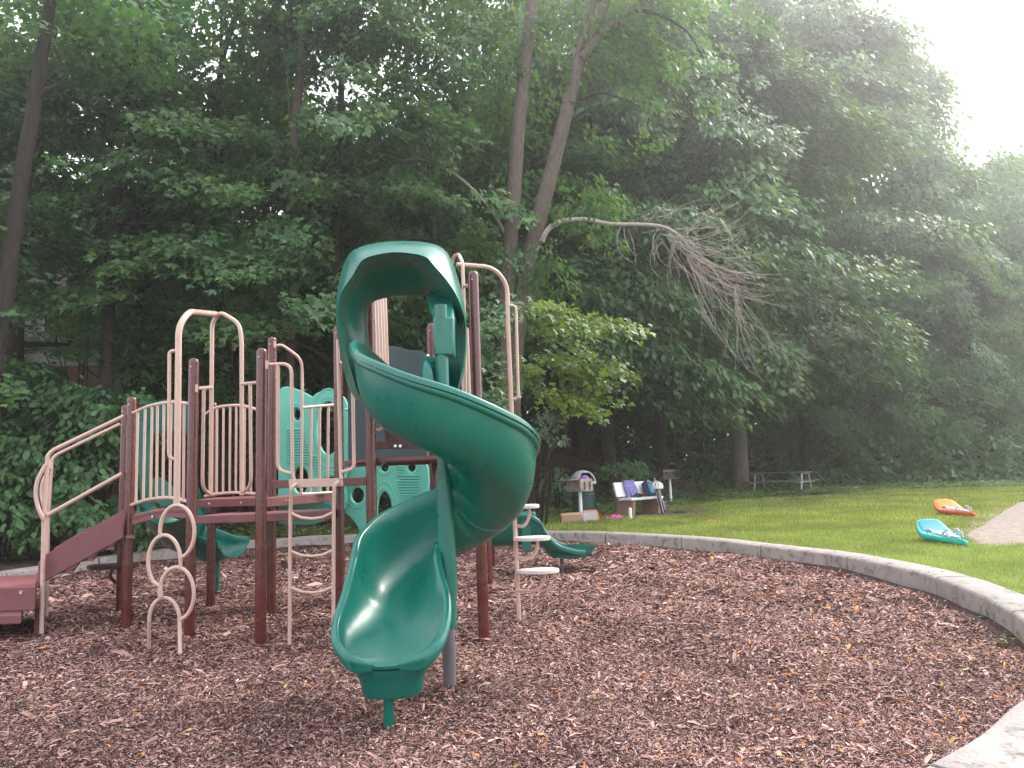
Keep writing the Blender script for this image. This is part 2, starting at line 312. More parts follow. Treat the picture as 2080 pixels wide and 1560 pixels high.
def build_ground():
    na = 360; th = np.linspace(-math.pi, math.pi, na, endpoint=False); r0 = rad(th) + .34
    ds = np.concatenate([[0], np.cumsum(np.geomspace(.25, 7, 62))]); ds = ds / ds[-1] * 150
    X, Y, = [], []
    for d in ds:
        X.append(CEN[0] + (r0 + d) * np.cos(th)); Y.append(CEN[1] + (r0 + d) * np.sin(th))
    X, Y = np.array(X), np.array(Y); Z = terr(X, Y); Z[0] -= .02
    V = np.stack([X, Y, Z], -1).reshape(-1, 3); F = []
    for i in range(len(ds) - 1):
        for k in range(na): F.append((i * na + k, i * na + (k + 1) % na, (i + 1) * na + (k + 1) % na, (i + 1) * na + k))
    me = bpy.data.meshes.new('lawn'); me.from_pydata(V.tolist(), [], F)
    wd = smooth01((V[:, 1] - yb(V[:, 0]) + 1.2) / 2.4)
    wd = np.maximum(wd, smooth01((-V[:, 0] - 3.4) / 2.5) * .75)
    at = me.attributes.new('wood', 'FLOAT', 'POINT'); at.data.foreach_set('value', wd.astype(np.float32))
    o = link('lawn', me, MT['ground'], smooth=True); tag(o, kind='structure')
    # mulch
    V = [(CEN[0], CEN[1], 0)]; F = []; rs = np.linspace(.01, 1, 130)
    for s in rs:
        for t in th:
            rr_ = (rad(t) + .05) * s; x, y = CEN[0] + rr_ * math.cos(t), CEN[1] + rr_ * math.sin(t)
            z = float(mz(x, y)) - .012
            V.append((x, y, z + (.03 if s > .97 else 0)))
    for k in range(na): F.append((0, 1 + k, 1 + (k + 1) % na))
    for i in range(len(rs) - 1):
        for k in range(na): F.append((1 + i * na + k, 1 + (i + 1) * na + k, 1 + (i + 1) * na + (k + 1) % na, 1 + i * na + (k + 1) % na))
    me = bpy.data.meshes.new('mulch_bed'); me.from_pydata(V, [], F)
    tag(link('mulch_bed', me, MT['mulchbase'], smooth=True), kind='structure')
    # kerb in cast lengths
    prof = [(0, -.25), (0, .165), (.008, .185), (.03, .2), (.16, .207), (.34, .2), (.355, .185), (.36, -.1)]
    bm = bmesh.new(); L = 0; na = 1400; th = np.linspace(-math.pi, math.pi, na + 1); ring = None; rnd = random.Random(3); nextj = 1.2
    for i, t in enumerate(th):
        r = rad(t); p = CEN + r * np.array([math.cos(t), math.sin(t)])
        if i: L += float(np.hypot(*(p - pp)))
        pp = p
        wob = .006 * math.sin(L * 3.1) + .004 * math.sin(L * 7.7)
        new = [bm.verts.new((CEN[0] + (r + a + wob) * math.cos(t), CEN[1] + (r + a + wob) * math.sin(t), z + (.004 * math.sin(L * 2.3) if z > 0 else 0))) for a, z in prof]
        if L > nextj:
            nextj = L + 1.9 + rnd.uniform(-.1, .1)
            if ring: bm.faces.new(ring)
            bm.faces.new(new[::-1]); ring = new; continue
        if ring:
            for k in range(len(prof) - 1): bm.faces.new((ring[k], ring[k + 1], new[k + 1], new[k]))
        ring = new
    tag(obj('kerb', bm, MT['concrete'], smooth=True, sharp=50), kind='structure')
build_ground()
def inside(x, y, m=0.0):
    dx, dy = x - CEN[0], y - CEN[1]; return np.hypot(dx, dy) < rad(np.arctan2(dy, dx)) + m
def infront(x, y, marg=.06):
    d = y * math.cos(_p); return (y > 0) & (np.abs(x) < d * (1040 / FPX + marg) + .5)
def sheet(name, poly, z_off, mat, nx=40):
    """ground patch following the terrain"""
    poly = crom(poly + [poly[0]], 6)[:-1]; c = sum(poly, Vector((0, 0, 0))) / len(poly); V = [(c.x, c.y, float(terr(c.x, c.y)) + z_off)]; F = []; n = len(poly); R = 24
    for k in range(1, R + 1):
        for q in poly:
            p = c.lerp(q, k / R); V.append((p.x, p.y, float(terr(p.x, p.y)) + z_off * (1 if k < R else -2)))
    for i in range(n): F.append((0, 1 + i, 1 + (i + 1) % n))
    for k in range(R - 1):
        for i in range(n): F.append((1 + k * n + i, 1 + (k + 1) * n + i, 1 + (k + 1) * n + (i + 1) % n, 1 + k * n + (i + 1) % n))
    me = bpy.data.meshes.new(name); me.from_pydata(V, [], F); return tag(link(name, me, mat, smooth=True), kind='structure')
def g2(px, py, z=.17): return G(px, py, z)
sheet('sand', [g2(1965, 1108), g2(1945, 1080), g2(1968, 1048), g2(2005, 1033), g2(2090, 1024), Vector((24, 20, 0)), Vector((22, 12, 0)), g2(2200, 1104)], .02, MT['sand'])
def strip(name, pts, width, mat, z=.03):
    pts = crom([Vector((x, y, 0)) for x, y in pts], 10); V = []; F = []
    for i, p in enumerate(pts):
        t = (pts[min(i + 1, len(pts) - 1)] - pts[max(i - 1, 0)]).normalized(); s = Vector((-t.y, t.x, 0)); ww = width * (1 + .2 * math.sin(i * .7))
        for k in (-1, -.5, 0, .5, 1): q = p + s * ww / 2 * k; V.append((q.x, q.y, float(terr(q.x, q.y)) + z - (.07 if abs(k) == 1 else 0)))
    for i in range(len(pts) - 1):
        for k in range(4): F.append((i * 5 + k, i * 5 + k + 1, (i + 1) * 5 + k + 1, (i + 1) * 5 + k))
    me = bpy.data.meshes.new(name); me.from_pydata(V, [], F); return tag(link(name, me, mat, smooth=True), kind='structure')
strip('woodland_path', [(-3, 30.5), (1, 28), (4.5, 26.6), (8, 27.2), (11.5, 30.5), (16, 34), (24, 40)], 1.5, MT['dirt'])
sheet('bench_pad', [Vector((2.7, 18.9, 0)), Vector((4.6, 18.9, 0)), Vector((5.0, 20.4, 0)), Vector((2.9, 20.6, 0))], .03, MT['dirt'])
sheet('bare_earth', [Vector((5.6, 23.9, 0)), Vector((9.5, 24.2, 0)), Vector((12.6, 26.4, 0)), Vector((10.5, 28.2, 0)), Vector((6.2, 26.9, 0))], .025, MT['dirt'])

# ------------------------------------------------------------------ play structure
PS = tag(empty('play_structure', (-2.2, 7.4, 0)), 'maroon, tan and green climbing structure with spiral slide on the wood chips', 'play structure')
bpy.context.view_layer.update()
INV = PS.matrix_world.inverted()
def part(o, par=None):
    """parent keeping world coordinates (geometry is given in world space)"""
    o.parent = par or PS
    if par is None: o.matrix_parent_inverse = INV
    return o
def pobj(name, bm, mat, par=None, **k): return part(obj(name, bm, mat, None, **k), par)
def ptube(name, pts, r, mat='tan', par=None, fr=0., seg=12):
    bm = bmesh.new()
    if pts and not isinstance(pts[0], (list,)): pts = [pts]
    for q in pts: sweep(bm, fillet(q, fr) if fr else q, r * .93, seg)
    return pobj(name, bm, MT[mat], par, smooth=True)
PR = .049
def post(x, y, top, bot=-.1):
    bm = bmesh.new(); lathe(bm, [(PR, bot), (PR, top - .05), (PR * .96, top - .03), (PR * .8, top - .012), (PR * .45, top - .002), (.001, top)], (x, y, 0), 20)
    o = pobj('post', bm, MT['post'], smooth=True)
    b2 = bmesh.new(); bmesh.ops.create_uvsphere(b2, u_segments=8, v_segments=6, radius=.008, matrix=Matrix.Translation((x - .01, y - PR, top - .09)))
    pobj('bolt', b2, MT['steel'], o); return o
def ppost(px, Y, topy):   # post seen at column px (near its foot), depth Y
    g = P(px, 1150, Y); t = P(px, topy, Y); return g.x, Y, t.z
PA, PA2, PB, PC_, PD, PE = (-4.02, 7.82, 2.37), (-4.66, 8.92, 2.41), (-3.13, 7.26, 2.66), (-2.28, 6.73, 2.64), (-2.675, 8.24, 3.04), (-3.63, 8.98, 2.41)
PI, PJ, PK = (-.32, 6.65, 3.27), (-.39, 9.93, 2.3), (-.40, 11.69, 1.6)
PFx = (P(690, 1150, 7.7).x, 7.7, 3.03); PGx = (P(755, 1050, 6.9).x, 6.9, 3.2); PHx = (P(883, 1000, 8.1).x, 8.1, P(876, 657, 8.1).z); PH2 = (P(866, 1000, 9.6).x, 9.6, 1.95)
for q in (PA, PA2, PB, PC_, PD, PE, PI, PJ, PK, PFx, PGx, PHx, PH2): post(*q)
def beam(name, a, b, z0, z1, th=.035, mat='deck', bolts=(), label=None):
    a, b = Vector(a), Vector(b); d = (b - a); d.z = 0; n = Vector((-d.y, d.x, 0)).normalized() * th
    bm = bmesh.new(); prism(bm, [Vector((a.x, a.y, z0)), Vector((b.x, b.y, z0)), Vector((b.x, b.y, z1)), Vector((a.x, a.y, z1))], n)
    o = pobj(name, bm, MT[mat], bevel=.006)
    for t in bolts:
        c = a.lerp(b, t); b2 = bmesh.new(); nn = -n.normalized()
        sweep(b2, [Vector((c.x, c.y, (z0 + z1) / 2)) - nn * .01, Vector((c.x, c.y, (z0 + z1) / 2)) + nn * .012], .011, 10); pobj('bolt', b2, MT['steel'], o, smooth=True)
    return o
def deck(poly, z, mat='perf', th=.03):
    bm = bmesh.new(); prism(bm, [Vector((x, y, z)) for x, y in poly], (0, 0, -th)); return pobj('deck', bm, MT[mat])
def xy(px, Y, py=1010): q = P(px, py, Y); return (q.x, q.y)
# decks
l0, l1 = xy(397, 7.05), xy(680, 7.0)
deck([(l0[0], l0[1] + .03), (l1[0], l1[1] + .03), (l1[0] - .17, 7.72), (l0[0] + .0, 7.8)], 1.125)
beam('deck_beam', (*l0, 0), (*l1, 0), 1.055, 1.128)
u0, u1, u2 = xy(396, 7.8), xy(541, 7.62), xy(678, 8.9)
deck([(u0[0], u0[1] + .04), (u1[0], u1[1] + .04), (u2[0], u2[1] + .04), (-3.2, 9.6), (-3.75, 9.2)], 1.262)
beam('deck_beam', (*u0, 0), (*u1, 0), 1.185, 1.266, bolts=(.21, .66))
beam('deck_beam', (*u1, 0), (*u2, 0), 1.17, 1.266, bolts=(.25, .29, .72, .76))
deck([(PC_[0] + .05, 6.83), (PGx[0], 6.93), (PGx[0] - .16, 7.66), (PFx[0], 7.7)], 1.43, 'deck')
beam('deck_beam', (PC_[0] + .05, 6.80, 0), (PGx[0] - .04, 6.88, 0), 1.358, 1.433)
deck([(PGx[0], 6.95), (PI[0], 6.72), (PI[0], 8.1), (PHx[0], 8.1), (PFx[0], 7.75)], 1.605, 'deck')
beam('deck_beam', (PFx[0], 7.66, 0), (PGx[0], 7.3, 0), 1.54, 1.61)
beam('deck_beam', (PGx[0] + .03, 7.5, 0), (PHx[0] + .02, 7.55, 0), 1.54, 1.615, bolts=())
beam('deck_beam', (PI[0], 6.75, 0), (PJ[0], 9.9, 0), 1.535, 1.612)
beam('deck_beam', (PJ[0] - 1.0, 9.95, 0), (PJ[0], 9.95, 0), .80, .88)
# arched bridge between the first two posts and its curved guard
bm = bmesh.new()
arc = crom([P(268, 1049, 7.72), P(300, 1040, 7.6), P(340, 1034, 7.45), P(385, 1034, 7.3)], 8)
for i in range(len(arc) - 1):
    a, b = arc[i], arc[i + 1]; prism(bm, [a, b, b - Vector((0, 0, .085)), a - Vector((0, 0, .085))], (.02, .03, 0))
o = pobj('arched_deck_beam', bm, MT['deck'])
bm = bmesh.new()
for i in range(len(arc) - 1):
    a, b = arc[i] - Vector((0, 0, .02)), arc[i + 1] - Vector((0, 0, .02)); prism(bm, [a, b, b + Vector((-.55, 1.15, 0)), a + Vector((-.55, 1.15, 0))], (0, 0, -.02))
pobj('arched_deck', bm, MT['perf'])
b2 = bmesh.new(); c = P(313, 1049, 7.55); sweep(b2, [c, c + Vector((-.01, -.02, 0))], .014, 10); pobj('bolt', b2, MT['steel'], o)
def guard(top, bot, xs, Ya, Yb, r=.0145, rr=.018):
    bm = bmesh.new(); xa, xb = top[0][0], top[-1][0]
    Yx = lambda x: Ya + (Yb - Ya) * (x - xa) / (xb - xa)
    tp = crom([P(x, y, Yx(x)) for x, y in top], 6); bp = crom([P(x, y, Yx(x)) for x, y in bot], 6)
    sweep(bm, tp, rr, 10); o = pobj('guard_rail', bm, MT['tan'], smooth=True); bm = bmesh.new(); sweep(bm, bp, rr, 10); pobj('bottom_rail', bm, MT['tan'], o, smooth=True)
    for x0, x1 in xs:
        f = lambda pts, x: float(np.interp(x, [q[0] for q in pts], [q[1] for q in pts]))
        b = bmesh.new(); sweep(b, [P(x0, f(top, x0) + 1, Yx(x0)), P(x1, f(bot, x1) - 1, Yx(x0))], r, 8); pobj('baluster', b, MT['tan'], o, smooth=True)
    return o
guard([(270, 839), (300, 826), (330, 819), (355, 817), (384, 820)], [(266, 1026), (300, 1015), (335, 1011), (360, 1013), (381, 1019)],
      [(280, 276), (295, 291), (309, 306), (320, 318), (333, 331), (347.5, 345), (374, 372.5)], 7.78, 7.3)
guard([(418, 841), (436, 829), (465, 824), (492, 824), (519, 831), (545, 842)], [(416, 1008), (436, 1004), (465, 1001), (492, 1001), (519, 1003), (545, 1006)],
      [(441, 440), (454, 453), (467.5, 466.5), (480, 479), (497, 496), (510, 509.5)], 8.95, 8.5, .0145)
guard([(614, 828), (648, 825), (684, 822)], [(612, 1004), (648, 1002), (680, 1000)], [(632, 631), (649.5, 648.5), (667, 665.5)], 8.35, 8.8, .0165)
# handles
def clamp(px, py, Y, par):
    c = P(px, py, Y); bm = bmesh.new(); box(bm, (-.013, -.006, -.038), (.013, .006, .038), Matrix.Translation(c)); o = pobj('clamp', bm, MT['tan'], par, bevel=.004)
hr = .0245
e1 = ptube('entry_arch', [PP([(428, 1006, 7.78), (431, 655, 7.78), (447, 633, 7.74), (486, 657, 7.66), (491, 690, 7.66), (491, 1006, 7.66)])], .0235, fr=.16)
ptube('overhead_bar', [PP([(359, 1028, 6.72), (363, 662, 6.72), (384, 633, 6.85), (438, 638, 7.74)])], .031, fr=.2)
ptube('hand_loop', [PP([(362, 712, 6.72), (344, 713, 6.72), (343, 930, 6.72), (360, 934, 6.72)])], .0175, fr=.08)
ptube('hand_loop', [PP([(399, 789, 7.25), (429, 787, 7.75)]), PP([(414, 789, 7.5), (411, 992, 7.55), (425, 1003, 7.75)])], .019, fr=.12)
ptube('hand_loop', [PP([(491, 780, 7.66), (531, 776, 7.3)]), PP([(508, 779, 7.5), (510, 988, 7.5), (493, 1000, 7.66)])], .019, fr=.12)
for q in ((399, 789, 7.2), (398, 1021, 7.75)): clamp(*q, e1)
e2 = ptube('entry_handle', [PP([(540, 741, 6.70), (592, 738, 6.68), (594, 962, 6.68), (598, 976, 6.68)]), PP([(565, 741, 6.69), (564, 955, 6.69), (592, 962, 6.68)])], .0175, fr=.10)
clamp(542, 741, 6.68, e2)
e3 = ptube('entry_handle', [PP([(686, 690, 6.7), (692, 960, 6.65), (694, 974, 6.62)]), PP([(716, 745, 6.68), (719, 953, 6.66), (694, 959, 6.64)]), PP([(686, 735, 6.7), (716, 745, 6.68)])], .0175, fr=.10)
e4 = ptube('side_handle', [PP([(557, 703, 8.18), (572, 700, 8.2), (612, 729, 8.3), (614, 760, 8.35), (612, 1004, 8.35)])], .0185, fr=.12)
clamp(558, 700, 8.17, e4)
# curved rung ladder
lad = pobj('ladder_plate', (lambda b: (prism(b, PP([(586, 974), (696, 971), (697, 988), (587, 991)], 6.62), (0, .012, 0)), b)[1])(bmesh.new()), MT['tan'], bevel=.004)
ld = ptube('rung_ladder', [PP([(602, 983, 6.61), (592, 990, 6.56), (590, 1030, 6.62), (588, 1330, 6.65)]), PP([(687, 979, 6.61), (679, 985, 6.56), (678, 1030, 6.58), (677, 1332, 6.6)])], .0175, fr=.09)
for y, sag in ((1043, 11), (1120, 10), (1194, 10)):
    q = ptube('rung', [PP([(592, y, 6.62), (612, y + sag * .8, 6.62), (634, y + sag, 6.61), (656, y + sag * .7, 6.6), (676, y - 2, 6.6)])], .0145, par=ld)
# ring climber
def ell(cx, cy, rx, ry, a0, a1, Y, n=20): return [P(cx + rx * math.cos(math.radians(a0 + (a1 - a0) * i / n)), cy - ry * math.sin(math.radians(a0 + (a1 - a0) * i / n)), Y) for i in range(n + 1)]
rc = ptube('ring_climber', [ell(334, 1262, 31, 48, 180, 0, 6.74) + [P(366, 1345, 6.60)], [P(302, 1330, 6.86), P(303, 1262, 6.74)]], .0185)
ptube('ring', [ell(359, 1206, 35, 54, 265, 180, 6.7)[::-1][:0] + ell(359, 1206, 35, 54, -75, 180, 6.7) + [P(325, 1215, 6.7), P(327, 1214, 6.7)]], .0185, par=rc)
ptube('ring', [[P(327, 1213, 6.7), P(326, 1190, 6.7)]], .0185, par=rc)
ptube('ring', [ell(334, 1142, 33, 55, 0, 225, 6.7) + [P(323, 1190, 6.7)], [P(367, 1142, 6.7), P(366, 1153, 6.7)]], .0185, par=rc)
ptube('ring', [ell(360, 1080, 35, 54, -85, 180, 6.7) + [P(326, 1092, 6.7)]], .0185, par=rc)
# tall overhead arch and pod climber on the right
ptube('overhead_bar', [PP([(928, 537, 7.1), (1003, 543, 7.25), (1031, 578, 7.35), (1031, 640, 7.35), (1040, 850, 7.35), (1043, 1000, 7.35), (1055, 1280, 7.35)])], .0235, fr=.28)
ptube('hand_loop', [PP([(1034, 621, 7.35), (1048, 622, 7.35), (1053, 808, 7.35), (1040, 812, 7.35)])], .0165, fr=.10)
ptube('entry_arch', [PP([(912, 560, 7.6), (922, 520, 7.5), (932, 516, 7.3), (940, 535, 7.1), (944, 700, 7.1), (947, 900, 7.1)]), PP([(942, 581, 7.1), (958, 580, 6.75)])], .019, fr=.07)
def pod(cx, cy, L, Y):
    bm = bmesh.new(); c = P(cx, cy, Y); s = Y / FPX; a = L * s / 2; top = []
    for i in range(20):
        t = 2 * math.pi * i / 20; top.append(Vector((c.x + a * math.cos(t), c.y + .13 * math.sin(t) * (1 + .25 * math.cos(t)), c.z + .005)))
    prism(bm, top, (0, 0, -.036)); o = pobj('pod_step', bm, MT['podtop'], bevel=.008)
    ptube('bracket', [[P(1048, cy + 42, 7.35), P(cx - L * .02, cy + 44, Y), P(cx + L * .16, cy + 25, Y), P(cx + L * .16, cy + 5, Y)]], .017, fr=.12, par=o)
pod(1066, 1026, 58, 7.3); pod(1080, 1091, 75, 7.28); pod(1092, 1157, 86, 7.25)
b2 = bmesh.new(); c = P(228, 1146, 8.9); prism(b2, [c + Vector((.28 * math.cos(t), .16 * math.sin(t), 0)) for t in np.linspace(0, 2 * math.pi, 20, endpoint=False)], (0, 0, -.045)); q = pobj('pod_step', b2, MT['brownpanel'], bevel=.008); plabel(q, 'dark round stepping pod behind the stairs')
ptube('bracket', [PP([(230, 1152, 8.9), (222, 1170, 8.9), (238, 1188, 8.9), (258, 1180, 8.9)])], .02, 'brownpanel', fr=.1, par=q)
# side guards of the high deck
def vbars(pts, y0, y1, r=.016, lab=None):
    bm = bmesh.new(); a = [P(x, y0, Y) for x, Y in pts]; b = [P(x + .035 * (y1 - y0), y1, Y) for x, Y in pts]
    sweep(bm, [a[0], a[-1]], r, 8); o = pobj('guard_rail', bm, MT['tan'], smooth=True); bm = bmesh.new(); sweep(bm, [b[0], b[-1]], r, 8); pobj('bottom_rail', bm, MT['tan'], o, smooth=True)
    for p, q in zip(a, b):
        t = bmesh.new(); sweep(t, [p, q], r, 8); pobj('baluster', t, MT['tan'], o, smooth=True)
vbars([(752, 7.0), (757.5, 7.15), (763.5, 7.3), (769.5, 7.45), (775, 7.6), (781, 7.75)], 560, 810, .0155)
vbars([(936, 8.4), (942, 8.0), (949, 7.4)], 668, 925, .0155)
# slate barrier, brown sill
bm = bmesh.new()
out = [(707, 935), (706, 712), (712, 704), (735, 701), (783, 703), (800, 703), (818, 708), (830, 711), (858, 712), (867, 720), (868, 935)]
prism(bm, PP(out, 8.0), (0, .02, 0)); sp = pobj('barrier_panel', bm, MT['slate'], bevel=.005)
for (x, y) in ((869, 723), (704, 832)):
    t = bmesh.new(); bmesh.ops.create_uvsphere(t, u_segments=10, v_segments=8, radius=.018, matrix=Matrix.Translation(P(x, y, 7.95))); pobj('bolt', t, MT['steel'], sp, smooth=True)
bm = bmesh.new(); prism(bm, PP([(773, 845), (905, 845), (905, 911), (790, 911), (785, 897)], 6.98), (0, .03, 0)); q = pobj('slide_sill', bm, MT['brownpanel'], bevel=.005)
bm = bmesh.new(); prism(bm, PP([(764, 896), (912, 894), (912, 910), (764, 912)], 7.02), (0, .03, 0)); pobj('cross_beam', bm, MT['deck'], bevel=.005)
for x in (803.5, 813.5):
    t = bmesh.new(); c = P(x, 906, 6.96); sweep(t, [c, c + Vector((0, -.02, 0))], .014, 12); pobj('bolt', t, MT['steel'], q)
ptube('hand_loop', [PP([(763, 874, 6.95), (770, 874, 6.95), (777, 868, 6.95), (779, 840, 6.95)])], .0165, fr=.05)
# stair with stringers, transfer step
def stair():
    tr = pobj('stair_stringer', (lambda b: (prism(b, PP([(77, 1143), (90, 1128), (168, 1081), (177, 1081), (250, 1040), (250, 1092), (92, 1180), (76, 1196)], 7.7), (-.0, .03, 0)), b)[1])(bmesh.new()), MT['deck'], bevel=.006)
    b = bmesh.new(); prism(b, [v + Vector((-.55, 1.08, 0)) for v in PP([(77, 1143), (90, 1128), (168, 1081), (177, 1081), (250, 1040), (250, 1092), (92, 1180), (76, 1196)], 7.7)], (0, .03, 0)); pobj('stair_stringer', b, MT['deck'], bevel=.006)
    for i in range(4):
        a = P(100 + i * 42, 1160 - i * 24, 7.74); b = bmesh.new(); prism(b, [a, a + Vector((.24, 0, 0)), a + Vector((-.29, 1.05, 0)), a + Vector((-.53, 1.05, 0))], (0, 0, -.03)); pobj('stair_tread', b, MT['perf'])
stair()
for dx, dy, dd in ((0, 0, 0), (-.545, .95, 1)):
    off = Vector((dx, dy, 0))
    pts = [P(84, 1300, 7.64), P(89, 1060, 7.64), P(97, 925, 7.64), P(107, 915, 7.66), P(252, 845, 7.8)]
    hp = ptube('stair_handrail', [[p + off for p in pts], [p + off for p in PP([(97, 1046, 7.64), (248, 962, 7.78)])], [p + off for p in crom(PP([(93, 944, 7.62), (77, 975, 7.6), (73, 1005, 7.6), (79, 1035, 7.6), (89, 1056, 7.62)]), 5)]], .0225 if not dd else .02, fr=.05)
for y in (1154, 1177):
    t = bmesh.new(); c = P(87, y, 7.61); sweep(t, [c, c + Vector((0, -.01, 0))], .008, 8); pobj('bolt', t, MT['steel'])
a = P(73, 1190, 7.5); zt, zb = a.z, P(73, 1240, 7.5).z; SK = Vector((-.62, 1.0, 0))
def sbox(name, x0, x1, y, z0, z1, d, mat, par=None, **k):
    bm = bmesh.new(); q = [Vector((x0, y, z0)), Vector((x1, y, z0)), Vector((x1, y, z1)), Vector((x0, y, z1))]
    prism(bm, q, SK * d); return pobj(name, bm, MT[mat], par, **k)
tp = sbox('transfer_step', a.x - 1.3, a.x, 7.5, zb, zt - .004, 1.0, 'deck', bevel=.01)
sbox('step_surface', a.x - 1.29, a.x - .012, 7.51, zt - .004, zt + .001, .98, 'perf', tp)
sbox('step_tread', a.x - 1.3, a.x - .0, 7.3, zb - .09, zb - .002, .6, 'deck', tp, bevel=.01)
t = bmesh.new(); c = P(44, 1203, 7.5); sweep(t, [c, c + Vector((0, -.012, 0))], .018, 12); pobj('bolt', t, MT['steel'], tp)
for dx in (-1.2, -.16): sbox('step_leg', a.x + dx, a.x + dx + .05, 7.75, -.1, zb - .01, .7, 'deck', tp)

# ---- chutes
def prof_(a, wd, d, tap):
    s = math.sin(math.radians(a)); c = math.cos(math.radians(a)); t = abs(a) / 90
    u1, v1 = math.copysign(abs(s) ** .8, s) * wd, d * (1 - abs(c) ** .85)
    if a >= 0 or not tap: return u1, v1
    u2, v2 = -wd * t, d * t ** 1.7; return u1 * (1 - tap) + u2 * tap, v1 * (1 - tap) + v2 * tap
def chute(name, st, mat, par=None, n=14, rim=.05, th=.016, tap=0.0):
    """stations: x, y, floor z, half width, depth inner side, depth outer side"""
    pts = [Vector(s[:3]) for s in st]; P3 = crom(pts, n); ext = crom([Vector(s[3:6]) for s in st], n)
    bm = bmesh.new(); prev = None; rings = []
    for i, p in enumerate(P3):
        t = (P3[min(i + 1, len(P3) - 1)] - P3[max(i - 1, 0)]); t.z = 0; t.normalize(); R_ = Vector((t.y, -t.x, 0))   # right-hand side = outward
        wd, di, do = ext[i]; sec = []
        for k in range(17):
            a = -90 + 180 * k / 16; s = math.sin(math.radians(a)); c = math.cos(math.radians(a)); d = di if a < 0 else do
            u, v = prof_(a, wd, d, tap); sec.append((u, v))
        r = rim * min(1, wd / .16); uo, vo = sec[-1]; ui, vi = sec[0]
        outer = [(uo + .25 * r, vo + .30 * r), (uo + .75 * r, vo + .32 * r), (uo + 1.1 * r, vo), (uo + 1.12 * r, vo - .6 * r), (uo + .85 * r, vo - .75 * r), (uo + .95 * r, vo - 1.15 * r), (uo + .75 * r, vo - 1.5 * r), (uo + .35 * r, vo - 1.6 * r)]
        inner = [(ui - .35 * r, vi - 1.6 * r), (ui - .75 * r, vi - 1.5 * r), (ui - .95 * r, vi - 1.15 * r), (ui - .85 * r, vi - .75 * r), (ui - 1.12 * r, vi - .6 * r), (ui - 1.1 * r, vi), (ui - .75 * r, vi + .32 * r), (ui - .25 * r, vi + .30 * r)]
        under = []
        for k in range(15, 1, -1):
            a = -90 + 180 * k / 16 - 0; s = math.sin(math.radians(a)); c = math.cos(math.radians(a)); d = di if a < 0 else do
            u, v = prof_(a, wd + th, d, tap); under.append((u, v - th))
        loop = sec + outer + under + inner
        rings.append([bm.verts.new(p + R_ * u + Vector((0, 0, v))) for u, v in loop])
    for i in range(len(rings) - 1):
        m = len(rings[i])
        for k in range(m): bm.faces.new((rings[i][k], rings[i][(k + 1) % m], rings[i + 1][(k + 1) % m], rings[i + 1][k]))
    global RING_CO; RING_CO = [[v.co.copy() for v in r_] for r_ in rings]
    bmesh.ops.holes_fill(bm, edges=[e for e in bm.edges if e.is_boundary], sides=0)
    return pobj(name, bm, MT[mat], par, smooth=True, sharp=60)
CX, CY = -.49, 5.2
S = [(-.80, 6.3, 1.86, .24, .44, .50), (-.83, 5.75, 1.88, .23, .42, .50)]
for ang, z, r_, wd, di, do in ((180, 1.87, .36, .225, .36, .50), (225, 1.71, .37, .25, .30, .48), (270, 1.55, .38, .275, .24, .43), (315, 1.35, .37, .275, .22, .43), (360, 1.14, .36, .265, .22, .48), (405, .96, .36, .265, .24, .52), (450, .82, .35, .265, .30, .52), (490, .70, .335, .26, .34, .50), (525, .60, .335, .255, .36, .46)):
    t = math.radians(ang); S.append((CX + r_ * math.cos(t), CY + r_ * math.sin(t), z, wd, di, do))
S += [(-.825, 5.12, .53, .255, .36, .36), (-.815, 4.96, .465, .28, .31, .24), (-.80, 4.82, .42, .315, .24, .155), (-.79, 4.70, .385, .315, .17, .12), (-.785, 4.60, .36, .285, .10, .085), (-.785, 4.53, .345, .225, .05, .05), (-.785, 4.49, .335, .15, .025, .025), (-.785, 4.47, .33, .07, .01, .01)]
SP = chute('spiral_slide', S, 'green', rim=.045, tap=.6)
plabel(SP, 'dark green spiral chute turning once round its pole')
RC = RING_CO; MT['seam'] = surf('seam', (.02, .22, .17), .4, .1, 20)
for i in (92, 38):
    bm = bmesh.new(); cen = sum(RC[i], Vector((0, 0, 0))) / len(RC[i]); sweep(bm, [v + (v - cen).normalized() * .001 for v in RC[i] + RC[i][:1]], .0028, 5, cap=False); pobj('seam', bm, MT['seam'], SP, smooth=True)
bm = bmesh.new(); sweep(bm, [(CX, CY, .42), (CX, CY, 2.62)], .048, 20); pobj('slide_pole', bm, MT['green'], SP, smooth=True)
bm = bmesh.new(); sweep(bm, [(CX, CY, -.1), (CX, CY, .43)], .0455, 20); plabel(pobj('pole_sleeve', bm, MT['greypole'], SP, smooth=True), 'bare grey foot of the pole')
for z0, z1, r0, r1 in ((1.40, .62, .052, .072), (.95, .40, .06, .058), (1.42, 1.40, .055, .055)):
    bm = bmesh.new(); sweep(bm, [(CX + .0, CY + .0, z0), (CX, CY, (z0 + z1) / 2), (CX, CY, z1)], [r0, (r0 + r1) / 2, r1], 20); pobj('pole_collar', bm, MT['green'], SP, smooth=True)
